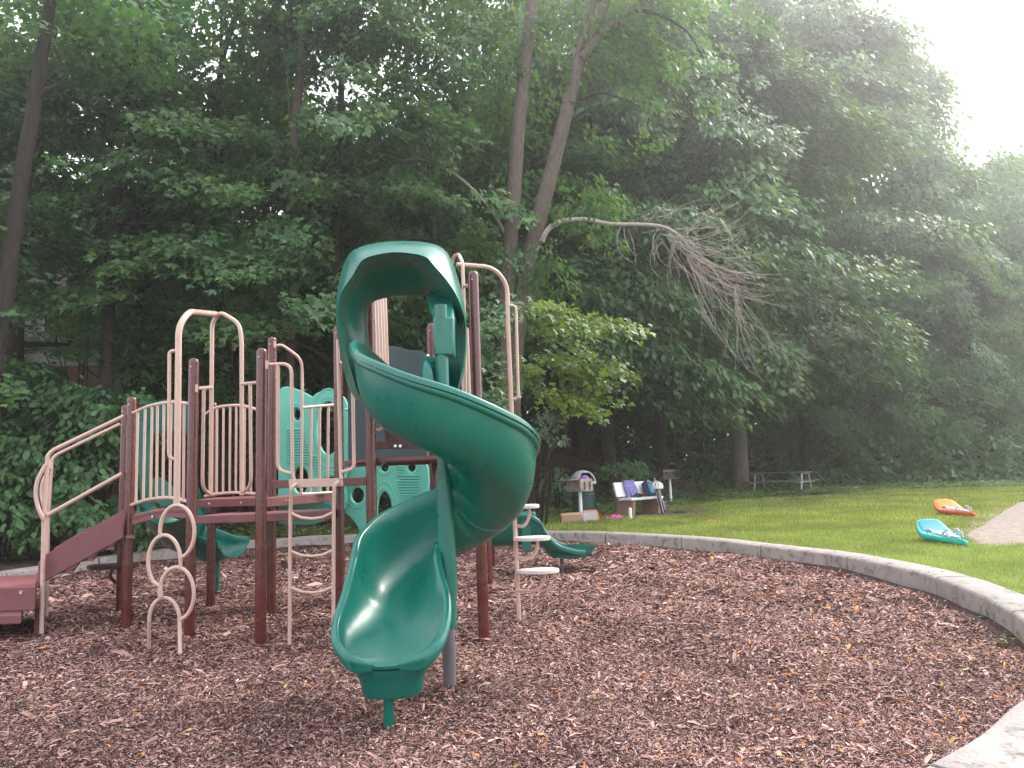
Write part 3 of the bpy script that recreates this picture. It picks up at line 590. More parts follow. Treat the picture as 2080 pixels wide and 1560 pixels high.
# exit flange and leg
bm = bmesh.new(); rg = []
for z, sx, sy, dy, tl in ((.375, .27, .24, .08, .2), (.335, .255, .23, .07, .15), (.29, .215, .185, .04, .06), (.24, .19, .16, .03, 0), (.17, .18, .15, .03, 0), (.155, .17, .14, .03, 0)):
    rg.append([bm.verts.new((-.785 + math.copysign(abs(math.cos(t)) ** .8, math.cos(t)) * sx, 4.66 + dy + math.copysign(abs(math.sin(t)) ** .8, math.sin(t)) * sy, z - .03 + tl * math.sin(t) * sy)) for t in np.linspace(0, 2 * math.pi, 28, endpoint=False)])
for i in range(len(rg) - 1):
    for k in range(28): bm.faces.new((rg[i][k], rg[i][(k + 1) % 28], rg[i + 1][(k + 1) % 28], rg[i + 1][k]))
bm.faces.new(rg[-1]); pobj('exit_foot', bm, MT['green'], SP, smooth=True)
bm = bmesh.new(); sweep(bm, [(-.80, 4.62, -.1), (-.80, 4.62, .16)], .032, 16); pobj('exit_leg', bm, MT['green'], SP, smooth=True)
# hood: lofted arches
def resamp(pts, n):
    pts = crom([Vector((x, y, 0)) for x, y in pts], 6); d = [0]
    for a, b in zip(pts, pts[1:]): d.append(d[-1] + (b - a).length)
    return [(float(np.interp(d[-1] * i / (n - 1), d, [p.x for p in pts])), float(np.interp(d[-1] * i / (n - 1), d, [p.y for p in pts]))) for i in range(n)]
O_ = [(745, 822), (722, 812), (702, 768), (688, 700), (682, 630), (687, 580), (698, 535), (716, 508), (748, 496), (800, 489), (860, 491), (895, 500), (915, 522), (932, 570), (945, 630), (948, 690), (944, 750), (930, 802)]
R_1 = [(744, 818), (728, 800), (714, 755), (700, 705), (686, 645), (693, 595), (716, 560), (733, 530), (757, 519), (800, 512), (846, 516), (870, 524), (882, 540), (905, 565), (930, 605), (945, 655), (943, 725), (928, 798)]
R_2 = [(746, 816), (736, 790), (724, 745), (712, 700), (700, 650), (706, 605), (726, 572), (742, 550), (766, 541), (805, 534), (842, 538), (864, 548), (880, 562), (900, 585), (922, 620), (935, 662), (933, 722), (922, 795)]
H_f = [(764, 818), (757, 780), (752, 740), (748, 700), (745, 660), (746, 632), (756, 613), (775, 606), (805, 600), (838, 598), (866, 601), (880, 609), (886, 625), (887, 655), (887, 690), (887, 725), (888, 760), (889, 795)]
n = 64; loops = []
def lp(src, Yc, dx=0, inset=0):
    out = []
    for i, (x, y) in enumerate(resamp(src, n)):
        cx, cy = 815, 690; out.append(P(x + (cx - x) * inset + dx, y + (cy - y) * inset, Yc(i / (n - 1)) if callable(Yc) else Yc))
    return out
loops = [lp(O_, 6.45, 0, .02), lp(O_, 6.1), lp(O_, lambda t: 5.72), lp(R_1, 5.53, 0, -.012), lp(R_1, 5.50), lp(R_1, 5.52, 0, .015), lp(R_2, 5.66, 0, -.015), lp(R_2, 5.70), lp(R_2, 5.76, 0, .03), lp(H_f, 5.98, 0, -.04), lp(H_f, 6.05), lp(H_f, 6.12, 0, .012), lp(H_f, 6.42, 0, .035), lp(O_, 6.5, 0, .06)]
bm = bmesh.new(); vs = [[bm.verts.new(v) for v in l] for l in loops]; m = len(vs)
for i in range(m):
    a, b = vs[i], vs[(i + 1) % m]
    for k in range(n - 1): bm.faces.new((a[k], a[k + 1], b[k + 1], b[k]))
bm.faces.new([l[0] for l in vs]); bm.faces.new([l[-1] for l in vs][::-1])
pobj('slide_hood', bm, MT['green'], SP, smooth=True, sharp=70, sub=1)
bm = bmesh.new()   # bracket holding the pole
rg = []
for (x0, x1, y, Yf) in ((866, 918, 598, 5.95), (872, 921, 628, 5.45), (879, 922, 645, 5.17), (880, 922, 690, 5.15), (881, 923, 722, 5.15)):
    a, b = P(x0, y, Yf), P(x1, y, Yf); bk = 5.3 if y > 640 else 6.1
    c, d = Vector((b.x, max(bk, Yf + .1), b.z)), Vector((a.x, max(bk, Yf + .1), a.z)); rg.append([bm.verts.new(v) for v in (a, b, c, d)])
for i in range(len(rg) - 1):
    for k in range(4): bm.faces.new((rg[i][k], rg[i][(k + 1) % 4], rg[i + 1][(k + 1) % 4], rg[i + 1][k]))
bm.faces.new(rg[0]); bm.faces.new(rg[-1]); pobj('pole_bracket', bm, MT['green'], SP, bevel=.025, smooth=True)
# small wave slide on the right
W = [(-.55, 11.6, .62, .27, .2, .2)]
w_ = [P(1000, 1108, 11.3), P(1050, 1106, 11.25), P(1085, 1104, 11.2), P(1105, 1112, 11.2), P(1128, 1124, 11.2), P(1162, 1127, 11.2), P(1186, 1124, 11.2)]
dp = [.34, .44, .42, .29, .17, .10, .06]
WS = chute('wave_slide', [(v.x, v.y, v.z, .27, d, d) for v, d in zip(w_, dp)], 'green', rim=.045); plabel(WS, 'short green wave slide at the far right end')
bm = bmesh.new(); prism(bm, [(P(1062, 1040, 11.2).x + dx, 10.93, P(1062, y, 10.93).z) for dx, y in ((-.03, 1041), (.10, 1041), (.10, 1120), (-.03, 1120))], (0, .03, 0)); pobj('joint_band', bm, MT['green'], WS, bevel=.01)
bm = bmesh.new(); c = P(1142, 1158, 11.2); rg = []
for z, sx in ((.34, .40), (.26, .36), (.19, .28), (.175, .1)):
    rg.append([bm.verts.new((c.x + .12 + math.cos(t) * sx, 11.2 + math.sin(t) * .24, z)) for t in np.linspace(0, 2 * math.pi, 24, endpoint=False)])
for i in range(3):
    for k in range(24): bm.faces.new((rg[i][k], rg[i][(k + 1) % 24], rg[i + 1][(k + 1) % 24], rg[i + 1][k]))
bm.faces.new(rg[-1]); pobj('exit_foot', bm, MT['green'], WS, smooth=True)
bm = bmesh.new(); sweep(bm, [(c.x, 11.2, -.1), (c.x, 11.2, .16)], .03, 12); pobj('exit_leg', bm, MT['greypole'], WS, smooth=True)
# curved slide at the back left
L0 = [P(335, 1062, 9.0), P(348, 1092, 9.5), P(372, 1120, 9.95), P(408, 1137, 10.15), P(444, 1138, 10.15), P(476, 1128, 10.1)]
LS = chute('curved_slide', [(v.x, v.y, v.z, .31, a, b) for v, a, b in zip(L0, (.42, .46, .48, .42, .30, .20), (.42, .46, .48, .42, .30, .20))], 'green', rim=.05); plabel(LS, 'green curved slide behind the arched bridge')
bm = bmesh.new(); c = P(438, 1188, 10.1); sweep(bm, [(c.x, 10.15, -.1), (c.x, 10.15, .45)], .03, 12); pobj('exit_leg', bm, MT['green'], LS, smooth=True)
bm = bmesh.new(); vs = []
Ho = [(284, 1030), (281, 930), (280, 850), (288, 828), (320, 814), (350, 810), (380, 816), (396, 838), (400, 900), (402, 1010)]
Hi = [(312, 1030), (308, 960), (304, 905), (310, 882), (325, 876), (350, 874), (372, 876), (383, 890), (386, 930), (388, 1010)]
for src, Y in ((Ho, 9.35), (Ho, 9.0), (Hi, 9.05), (Hi, 9.35)): vs.append([bm.verts.new(P(x, y, Y)) for x, y in resamp(src, 40)])
for i in range(4):
    for k in range(39): bm.faces.new((vs[i][k], vs[i][k + 1], vs[(i + 1) % 4][k + 1], vs[(i + 1) % 4][k]))
pobj('slide_hood', bm, MT['green'], LS, smooth=True, sharp=60)
bm = bmesh.new(); prism(bm, PP([(313, 968), (332, 972), (345, 985), (370, 1005), (372, 1030), (330, 1030), (313, 1020)], 8.9), (0, .05, 0)); pobj('side_guard', bm, MT['green'], LS, bevel=.015)
# ---- teal climbing panels
def panel(name, outline, holes, ridges, slats, Y, tilt, lab, th=.035):
    cu = bpy.data.curves.new(name, 'CURVE'); cu.dimensions = '2D'; cu.fill_mode = 'BOTH'; cu.extrude = th; cu.bevel_depth = .012; cu.bevel_resolution = 2
    O3 = P(*outline[0], Y)
    def loc(x, y):
        q = P(x, y, Y); return q.x - O3.x, q.z - O3.z
    def spl(pts):
        s = cu.splines.new('POLY'); s.points.add(len(pts) - 1); s.use_cyclic_u = True
        for i, (x, y) in enumerate(pts): s.points[i].co = (x, y, 0, 1)
    spl([loc(p.x, p.y) for p in crom([Vector((x, y, 0)) for x, y in outline + [outline[0]]], 5)[:-1]])
    def el(h, k=1.0, n=28):
        x, y, rx, ry = h; return [loc(x + rx * k * math.cos(2 * math.pi * i / n), y + ry * k * math.sin(2 * math.pi * i / n)) for i in range(n)]
    for h in holes: spl(el(h))
    tmp = bpy.data.objects.new('tmp', cu); COL.objects.link(tmp); bpy.context.view_layer.update()
    me = bpy.data.meshes.new_from_object(tmp); bpy.data.objects.remove(tmp)
    Mx = Matrix.Translation(O3) @ Matrix.Rotation(tilt, 4, 'Z') @ Matrix.Rotation(math.radians(90), 4, 'X'); me.transform(Mx)
    me.materials.clear(); o = part(link(name, me, MT['teal'])); plabel(o, lab); me.polygons.foreach_set('use_smooth', [True] * len(me.polygons)); me.set_sharp_from_angle(angle=math.radians(35))
    bm = bmesh.new()
    for h in holes:
        for k, r in ((1.12, .010), (1.42, .011)):
            pts = [Mx @ Vector((a, b, th + .008)) for a, b in el(h, k)]; sweep(bm, pts + [pts[0]], r, 6, cap=False)
    pobj('moulded_ridge', bm, MT['teal'], o, smooth=True)
    bm = bmesh.new()
    for (x0, x1, y) in slats:
        a, b = loc(x0, y), loc(x1, y); sweep(bm, [Mx @ Vector((*a, th + .017)), Mx @ Vector((*b, th + .017))], .012, 6)
    pobj('moulded_slat', bm, MT['teal'], o, smooth=True)
    return o
sl = [(585, np.interp(y, [868, 945], [617, 637]), y) for y in np.arange(873, 943, 5.6)] + [(np.interp(y, [925, 965], [632, 645]), np.interp(y, [925, 965], [645, 648]), y) for y in np.arange(927, 966, 5.6)]
panel('climbing_panel', [(569, 1062), (569, 900), (569, 806), (573, 792), (584, 788), (602, 792), (622, 801), (636, 808), (648, 800), (668, 795), (688, 801), (702, 815), (707, 850), (708, 935), (700, 975), (700, 1030), (640, 1062)],
      [(604, 842, 10, 15), (669, 870, 26, 56), (612, 975, 18, 30), (672, 990, 22, 24)], None, sl, 9.15, 0, 'teal climbing panel with wavy top and oval holes')
sl = [(np.interp(y, [945, 1030], [800, 825]) + (6 if y < 975 else 0), 852, y) for y in np.arange(966, 1030, 5.6)] + [(808, 820, y) for y in np.arange(948, 966, 5.6)]
panel('climbing_panel', [(699, 1030), (703, 975), (702, 942), (760, 940), (862, 936), (863, 1050), (850, 1075), (835, 1085), (800, 1110), (765, 1150), (745, 1155), (738, 1110), (732, 1075), (715, 1050), (703, 1040)],
      [(782, 950, 10, 10), (837, 950, 10, 10), (727, 1006, 15, 18), (782, 1040, 17, 44), (842, 1050, 8, 14)], None, sl, 9.3, 0, 'lower teal climbing panel with ribbed patches')

# ------------------------------------------------------------------ trees
MAPLE = [(0, -.1, 0), (.16, -.42, -.05), (.45, -.5, -.02), (.5, -.2, .0), (1.0, 0, -.12), (.5, .2, .0), (.45, .5, -.02), (.16, .42, -.05)]
OVAL = [(0, 0, 0), (.3, -.26, .02), (.7, -.2, 0), (1, 0, -.12), (.7, .2, 0), (.3, .26, .02)]
def leaves(rg, centers, outward, L, W, thick, droop, count, size, shape, mat, lightmul=1.0):
    """leaf sprays: each spray is a flat, drooping fan of leaves around a centre"""
    ns = len(centers); idx = np.repeat(np.arange(ns), count); n = len(idx)
    o = unit(np.concatenate([outward[:, :2], np.zeros((ns, 1))], 1)); side = np.stack([-o[:, 1], o[:, 0], np.zeros(ns)], 1)
    dr = droop * rg.uniform(.5, 1.5, ns); f = unit(o + np.array([0, 0, -1]) * dr[:, None]); up = np.cross(f, side); up *= np.sign(up[:, 2:3] + 1e-9)
    u = rg.uniform(-1, 1, n); v = rg.uniform(-1, 1, n); m = np.hypot(u, v) > 1; u[m] *= .6; v[m] *= .6
    sc_ = rg.uniform(.6, 1.25, ns)[idx]
    pos = centers[idx] + f[idx] * (u * L * sc_)[:, None] + side[idx] * (v * W * sc_ * (1 - .3 * u))[:, None] + up[idx] * (rg.normal(0, thick, n))[:, None] - np.array([0, 0, 1]) * (.18 * (np.maximum(u, 0) ** 2) * L + .1 * v * v * W)[:, None]
    ax = unit(f[idx] * 1.0 + side[idx] * (v * .8 + rg.normal(0, .5, n))[:, None] + np.array([0, 0, -1]) * rg.uniform(.1, .8, n)[:, None] + rg.normal(0, .2, (n, 3)))
    nn = unit(up[idx] + rg.normal(0, .38, (n, 3))); ay = unit(np.cross(nn, ax)); s = size * rg.uniform(.6, 1.25, n)[:, None]
    rv = np.clip(rg.uniform(0, .9, n) * .6 + rg.uniform(0, .4, ns)[idx] + (rg.random(n) > .985) * .5, 0, 1)
    return pos, ax * s, ay * s, rv
def crown_mesh(name, seed, H, z0, R, ns, cnt, size, shape=MAPLE, mat='leaf', L=.95, top=.35, droop=.45, thick=.10, inner=.35, low=1.0):
    rg = np.random.default_rng(seed); t = rg.random(ns * 3) ** .9; z = z0 + (H - z0) * t
    prof = np.where(t < top, low * .62 + (1 - low * .62) * np.sin(t / top * math.pi / 2), np.cos(((t - top) / (1 - top)) * math.pi / 2 * .93) ** .7)
    az = rg.uniform(0, 2 * math.pi, len(t)); lob = 1 + .22 * np.sin(az * 3 + seed) + .15 * np.sin(az * 5 + t * 9 + seed * 2)
    rr = R * prof * lob * (inner + (1 - inner) * rg.random(len(t)) ** .5)
    c = np.stack([rr * np.cos(az), rr * np.sin(az), z - .12 * rr], 1)
    # keep clumps apart so that gaps stay
    cl = rg.uniform(-1, 1, (int(ns * .16) + 4, 3)) * np.array([R, R, (H - z0) / 2]) + np.array([0, 0, (H + z0) / 2])
    d = np.min(np.linalg.norm((c[:, None, :] - cl[None]) / np.array([1, 1, .55]), axis=2), axis=1); keep = np.argsort(d + rg.uniform(0, .35, len(d)))[:ns]
    c = c[keep]; out = c - np.array([0, 0, 0]); out[:, :2] += rg.normal(0, .35, (len(c), 2))
    pos, ax, ay, rv = leaves(rg, c, out, L, L * .8, thick, droop, cnt, size, shape, mat)
    if shape is MAPLE: k_ = rg.random(len(pos)) < np.interp(pos[:, 2], [z0, H * .45, H * .8], [1, .85, .5]); pos, ax, ay, rv = pos[k_], ax[k_], ay[k_], rv[k_]
    return pieces(name, pos, ax, ay, shape, rv, MT[mat], 'mesh')
def trunk_mesh(name, seed, H, r0, z0, R, mat='bark', pts=None, limbs=9, fork=True):
    rnd = random.Random(seed); bm = bmesh.new()
    if pts is None:
        x = y = 0; pts = []
        for i in range(9):
            pts.append(Vector((x, y, H * .9 * i / 8 - (.3 if i == 0 else 0)))); x += rnd.uniform(-.22, .22) * H / 16; y += rnd.uniform(-.22, .22) * H / 16
    path = crom(pts, 4); n = len(path)
    rads = [r0 * (1 - .82 * (i / (n - 1)) ** .9) * (1 + .5 * math.exp(-i * .9)) for i in range(n)]
    sweep(bm, path, rads, 10)
    for k in range(limbs):
        t = .25 + .7 * (k + rnd.random()) / limbs; i = int(t * (n - 1)); b = path[i]
        if b.z < z0 * .8: continue
        a = rnd.uniform(0, 6.28); ln = R * rnd.uniform(.5, .95) * (1.1 - t * .55); up = rnd.uniform(.25, .9)
        d = Vector((math.cos(a), math.sin(a), up)); q = [b]; 
        for j in range(1, 5): q.append(b + d * ln * j / 4 + Vector((rnd.uniform(-.2, .2), rnd.uniform(-.2, .2), -.06 * j * j * ln / 4 * .6)))
        rr = rads[i] * .48; qq = crom(q, 3); sweep(bm, qq, [rr * (1 - .85 * j / (len(qq) - 1)) for j in range(len(qq))], 6)
        for j in (2, 3):
            e = q[j] + Vector((rnd.uniform(-1, 1), rnd.uniform(-1, 1), rnd.uniform(-.2, .7))) * ln * .35; sweep(bm, [q[j], (q[j] + e) / 2 + Vector((0, 0, .1)), e], [rr * .3, rr * .2, rr * .06], 5)
    me = bpy.data.meshes.new(name); bm.to_mesh(me); bm.free(); me.materials.append(MT[mat]); me.polygons.foreach_set('use_smooth', [True] * len(me.polygons)); return me
NAME_OF = {}
def tree(kind, x, y, s, rz, cm, tm, label, group=None, z=None, sz=None, cat='tree'):
    e = empty(kind, (x, y, float(terr(x, y)) - .05 if z is None else z), rz); tag(e, label, cat, group); e.scale = (s, s, sz or s)
    if tm: o = bpy.data.objects.new('trunk', tm); COL.objects.link(o); o.parent = e
    if cm: o = bpy.data.objects.new('crown', cm); COL.objects.link(o); o.parent = e
    return e
if not NOTREES:
    TR = [trunk_mesh('trunk_mesh', 11, 16, .26, 3, 4), trunk_mesh('trunk_mesh', 12, 16, .22, 3, 4), trunk_mesh('trunk_mesh', 13, 16, .19, 3, 3.5, limbs=12)]
    CM = [crown_mesh('crown_mesh', 21, 17, 2.6, 4.0, 400, 100, .19, inner=.45), crown_mesh('crown_mesh', 22, 17, 3.6, 3.8, 330, 100, .19, inner=.45), crown_mesh('crown_mesh', 23, 17, 5.0, 3.6, 290, 95, .19, inner=.45)]
    CS = crown_mesh('crown_mesh', 24, 17, 6.4, 3.8, 240, 84, .19, inner=.4)
    CF = [crown_mesh('crown_mesh', 31, 18, 1.9, 6.0, 900, 62, .25, OVAL, L=1.25, top=.3, droop=.5, inner=.5), crown_mesh('crown_mesh', 32, 18, 2.3, 5.6, 820, 62, .25, OVAL, L=1.2, top=.32, droop=.55, inner=.5)]
    CB = [crown_mesh('crown_mesh', 41, 17, 3.0, 4.4, 300, 55, .30, OVAL, L=1.2), crown_mesh('crown_mesh', 42, 17, 4.0, 4.2, 280, 55, .30, OVAL, L=1.2)]
    rnd = random.Random(5)
    def at(px, Y): q = P(px, 900, Y); return q.x
    # (px, Y, scale, height scale, crown, trunk, label)
    front = [
        (40, 17.8, .95, 1.0, 0, 0, 'dense maple at the left edge behind the leaning trunk'),
        (265, 18.6, 1.0, 1.0, 0, 1, 'leafy maple over the brick house'),
        (455, 19.4, .92, 1.0, 0, 2, 'maple with low drooping boughs behind the tan overhead bar'),
        (700, 18.2, .9, 1.1, 1, 1, 'maple directly behind the hood of the spiral slide'),
        (880, 19.5, .85, 1.15, 1, 2, 'slim maple just left of the twin trunked tree'),
    ]
    for px, Y, s, sz, ci, ti, lab in front: tree('maple_tree', at(px, Y), Y, s, rnd.uniform(0, 6), CS if px in (40, 265) else CM[ci], TR[ti], lab, sz=sz)
    for px, Y, s in [(-160, 14.8, .95), (340, 22.5, 1.0), (520, 23, 1.05), (650, 24, 1.05), (800, 23, 1.0), (960, 24, 1.05), (1110, 24.5, 1.0), (-60, 24, 1.1), (420, 31, 1.2), (740, 32, 1.2), (900, 33, 1.2), (1060, 33, 1.2), (1180, 30, 1.1)]:
        tree('maple_tree', at(px, Y), Y, s, rnd.uniform(0, 6), (CS if 100 < px < 400 else CM[rnd.choice((1, 2, 2))]) if Y < 26 else CB[rnd.randrange(2)], TR[rnd.randrange(3)], 'slender maple deep in the wood behind the climbing structure', 'maples in the wood behind the structure', sz=s * (.68 if Y < 26 else .56) if px < 1000 else s * .8)
    right = [
        (1237, 25, .9, 1.05, 1, 'tree with a straight grey trunk behind the bench'),
        (1340, 30, 1.05, 1.25, 0, 'broad green tree between the bench and the picnic table'),
        (1690, 36, 1.25, 1.42, 1, 'tallest hazy tree behind the picnic table'),
        (1825, 40, 1.1, 1.36, 0, 'hazy tree rounding off the tall tree group against the sky'),
        (1890, 32.5, .62, .66, 1, 'low spreading tree over the dark hollow beyond the paddle craft'),
        (1955, 48, 1.0, 1.14, 1, 'pale distant tree stepping down towards the open sky'),
        (2100, 50, 1.0, 1.16, 0, 'pale distant tree at the right edge above the sand'),
    ]
    for px, Y, s, sz, ci, lab in right: tree('broadleaf_tree', at(px, Y), Y, s, rnd.uniform(0, 6), CF[ci], TR[0], lab, sz=sz)
    for px, Y, s, sz in [(1420, 38, 1.2, 1.55), (1560, 42, 1.3, 1.7), (1620, 50, 1.3, 1.75), (1770, 52, 1.15, 1.65), (1300, 40, 1.1, 1.5), (1200, 42, 1.2, 1.6), (1890, 60, 1.1, 1.45), (2040, 62, 1.1, 1.3), (2180, 60, 1.1, 1.3), (1460, 55, 1.2, 1.6), (1700, 62, 1.2, 1.6), (1990, 35, .6, .7), (2110, 36, .7, .75), (1780, 33.5, .55, .62), (1630, 33, .55, .6)]:
        tree('broadleaf_tree', at(px, Y), Y, s, rnd.uniform(0, 6), CB[rnd.randrange(2)] if Y > 45 else CF[rnd.randrange(2)], TR[rnd.randrange(3)], 'hazy broad tree in the wood behind the lawn', 'trees in the wood behind the lawn', sz=sz)
    # thick old tree beside the picnic table
    bx = at(1498, 29); h0 = float(terr(bx, 29))
    tm = trunk_mesh('trunk_mesh', 51, 18, .42, 4.5, 5, 'barklight', [Vector((-.05, 0, -.3)), Vector((0, 0, .4)), Vector((.06, 0, 2)), Vector((.12, 0, 4)), Vector((.1, 0, 7)), Vector((.4, 0, 11)), Vector((.2, 0, 16))], limbs=12)
    tree('old_tree', bx, 29, 1, 0, crown_mesh('crown_mesh', 52, 19, 3.6, 6.2, 1000, 62, .24, OVAL, L=1.25, top=.3, inner=.5), tm, 'large tree with a thick ridged trunk at the left end of the picnic table')
    # twin-trunked tree with the dead bough
    YB = 17.6; base = P(1035, 990, YB); gz = float(terr(base.x, YB)); W_ = lambda x, y, Y=YB: P(x, y, Y)
    tw = empty('twin_trunk_tree', (base.x, YB, gz)); tag(tw, 'tall tree with two rough trunks and a long dead drooping bough', 'tree'); bpy.context.view_layer.update(); TI = tw.matrix_world.inverted()
    def tpart(o): o.parent = tw; o.matrix_parent_inverse = TI; return o
    def limb(name, pts, radii, mat, seg=12, rough=.0):
        radii = [q * .86 for q in radii]
        bm = bmesh.new(); q = crom(pts, 6); rr = np.interp(np.linspace(0, 1, len(q)), np.linspace(0, 1, len(radii)), radii); sweep(bm, q, [float(r) for r in rr], seg); return tpart(obj(name, bm, MT[mat], None, smooth=True))
    limb('trunk', [Vector((base.x - .12, YB, gz - .3)), W_(1025, 820), W_(1027, 700), W_(1032, 560), W_(1042, 430), W_(1050, 300), W_(1062, 170), W_(1078, 30), W_(1085, -80)], [0.288, 0.24, 0.222, 0.216, 0.204, 0.198, 0.186, 0.18, 0.156], 'barklight')
    limb('trunk', [Vector((base.x + .12, YB + .1, gz - .3)), W_(1040, 830, YB + .1), W_(1050, 690, YB + .1), W_(1068, 560, YB + .1), W_(1096, 440, YB + .1), W_(1122, 340, YB + .1), W_(1150, 230, YB + .1), W_(1176, 130, YB + .1), W_(1225, 20, YB + .1), W_(1250, -60, YB + .1)], [0.264, 0.24, 0.222, 0.228, 0.228, 0.21, 0.198, 0.168, 0.132, 0.108], 'barklight')
    limb('limb', [W_(1180, 120), W_(1230, 62), W_(1280, 22), W_(1330, -20)], [0.144, 0.12, 0.096, 0.084], 'barklight')
    limb('limb', [W_(1270, 26), W_(1310, 22), W_(1360, 40), W_(1400, 70), W_(1430, 120)], [0.06, 0.054, 0.042, 0.03, 0.0144], 'bark')
    limb('limb', [W_(1160, 210), W_(1172, 120), W_(1200, 30), W_(1215, -60)], [0.12, 0.108, 0.084, 0.072], 'barklight')
    limb('limb', [W_(1180, 200), W_(1220, 188), W_(1262, 200), W_(1300, 216)], [0.06, 0.042, 0.03, 0.0144], 'bark')
    limb('dead_branch', [W_(1028, 478), W_(1010, 445), W_(975, 400), W_(930, 358), W_(885, 335), W_(850, 322), W_(815, 325), W_(782, 314), W_(768, 322)], [0.05, 0.045, 0.04, 0.036, 0.03, 0.026, 0.02, 0.014, 0.008], 'barkdead', 8)
    limb('dead_twig', [W_(850, 322), W_(838, 300), W_(800, 285), W_(755, 272), W_(700, 276), W_(650, 300)], [0.0216, 0.0168, 0.0144, 0.012, 0.0096, 0.0048], 'barkdead', 6)
    limb('dead_twig', [W_(862, 326), W_(845, 334), W_(818, 338)], [0.0168, 0.012, 0.0048], 'barkdead', 6)
    db = limb('dead_bough', [W_(1100, 492), W_(1112, 468), W_(1140, 450), W_(1190, 446), W_(1240, 455), W_(1300, 456), W_(1350, 462), W_(1385, 485), W_(1415, 525), W_(1445, 545), W_(1480, 590)], [0.09, 0.078, 0.07, 0.064, 0.058, 0.052, 0.05, 0.034, 0.03, 0.02, 0.008], 'barkdead', 10)
    plabel(db, 'long bare bough reaching right, ending in a drooping spray of twigs')
    # drooping twig spray
    bm = bmesh.new(); rt = random.Random(9)
    def twig(p, ang, ln, r, curve, dep):
        pts = [(p[0], p[1])]; a = ang; Yd = p[2]; Y0 = Yd
        n = 9; seg = ln / n; ys = [Yd]
        for i in range(n):
            a += curve / n + rt.uniform(-.05, .05); Yd += rt.uniform(-.03, .03) + dep; pts.append((pts[-1][0] + seg * math.cos(a), pts[-1][1] + seg * math.sin(a))); ys.append(Yd)
        v = [P(x, y, Y) for (x, y), Y in zip(pts, ys)]; sweep(bm, v, [r * (1 - .7 * i / n) + .0015 for i in range(n + 1)], 4, cap=False)
        return pts, ys, a
    starts = [(1360, 470), (1380, 490), (1400, 520), (1425, 545), (1455, 565), (1350, 480), (1375, 500), (1395, 530)]
    for k in range(54):
        sx, sy = rt.choice(starts); u = rt.random()
        ang = math.radians(rt.uniform(5, 80)); cv = -math.radians(rt.uniform(10, 75)) if rt.random() < .8 else math.radians(rt.uniform(10, 60))
        pts, ys, a = twig((sx + rt.uniform(-8, 12), sy + rt.uniform(-6, 10), YB + rt.uniform(-.25, .25)), ang, rt.uniform(70, 235), rt.uniform(.0035, .0085), cv, rt.uniform(-.03, .03))
        for m in range(rt.randrange(1, 4)):
            i = rt.randrange(3, 8); twig((*pts[i], ys[i]), ang + rt.uniform(-.5, .5), rt.uniform(30, 90), .004, -math.radians(rt.uniform(20, 80)), 0)
    for k in range(14):
        twig((rt.uniform(1330, 1400), rt.uniform(462, 500), YB), math.radians(rt.uniform(80, 150)), rt.uniform(50, 120), .0055, -math.radians(rt.uniform(40, 130)), 0)
    for k in range(12):
        twig((rt.uniform(1290, 1420), rt.uniform(440, 480), YB), math.radians(rt.uniform(-60, -5)), rt.uniform(60, 150), .005, -math.radians(rt.uniform(-40, 60)), 0)
    for k in range(10):
        twig((1495 + rt.uniform(-4, 4), 560 + rt.uniform(0, 60), YB), math.radians(rt.uniform(75, 95)), rt.uniform(100, 200), .0055, -math.radians(rt.uniform(0, 50)), 0)
    twig((1498, 690, YB), math.radians(100), 95, .006, -math.radians(75), 0)
    for sx, sy, a_, l_, c_ in ((1268, 455, 100, 60, -40), (1275, 465, 60, 80, 30), (1262, 460, 130, 90, -110), (1268, 470, 95, 60, -60)): twig((sx, sy, YB), math.radians(a_), l_, .008, math.radians(c_), 0)
    plabel(tpart(obj('twig_spray', bm, MT['barkdead'], None)), 'dense spray of bare hanging twigs')
    # leaves of the twin-trunked tree: high crown and a few epicormic tufts
    rg = np.random.default_rng(61); cc = []
    for (x, y, Y, k, sp) in [(1180, 60, 17.9, 26, 90), (1000, 40, 17.9, 22, 90), (900, 60, 18.4, 16, 70), (1300, 40, 17.9, 22, 80), (1080, 540, 17.3, 7, 34), (1150, 360, 18.1, 8, 60), (1210, 430, 18.2, 10, 60), (1110, 640, 17.8, 6, 40), (1330, 140, 18.4, 18, 80), (985, 200, 18.1, 8, 50)]:
        for i in range(k): cc.append(P(x + rg.normal(0, sp), y + rg.normal(0, sp * .6), Y + rg.normal(0, .5)))
    cc = np.array([tuple(v) for v in cc]); pos, ax, ay, rv = leaves(rg, cc, cc - np.array(base) + rg.normal(0, 1, cc.shape), .65, .55, .1, .5, 64, .155, OVAL, 'leaf')
    tpart(pieces('crown', pos, ax, ay, OVAL, rv, MT['leaf']))
    # trees on the left whose bare trunks show in front of the leaves
    def trunk_tree(name, label, Y, trunk, radii, mat, limbs_, cloud, seed):
        global tw, TI
        b0 = P(trunk[0][0], 990, Y); z0_ = float(terr(b0.x, Y)); te = empty(name, (b0.x, Y, z0_)); tag(te, label, 'tree'); bpy.context.view_layer.update(); tw, TI = te, te.matrix_world.inverted()
        limb('trunk', [Vector((b0.x, Y, z0_ - .3))] + [P(x, y, Y) for x, y in trunk], radii, mat)
        for pts, rr in limbs_: limb('limb', [P(x, y, Y) for x, y in pts], rr, mat, 8)
        rg = np.random.default_rng(seed); cc = np.array([tuple(P(x + rg.normal(0, sx), y + rg.normal(0, sy), Y + rg.normal(.5, .8))) for x, y, sx, sy, k in cloud for i in range(k)])
        pos, ax, ay, rv = leaves(rg, cc, rg.normal(0, 1, cc.shape), .8, .7, .1, .4, 60, .16, MAPLE, 'leaf'); tpart(pieces('crown', pos, ax, ay, MAPLE, rv, MT['leaf']))
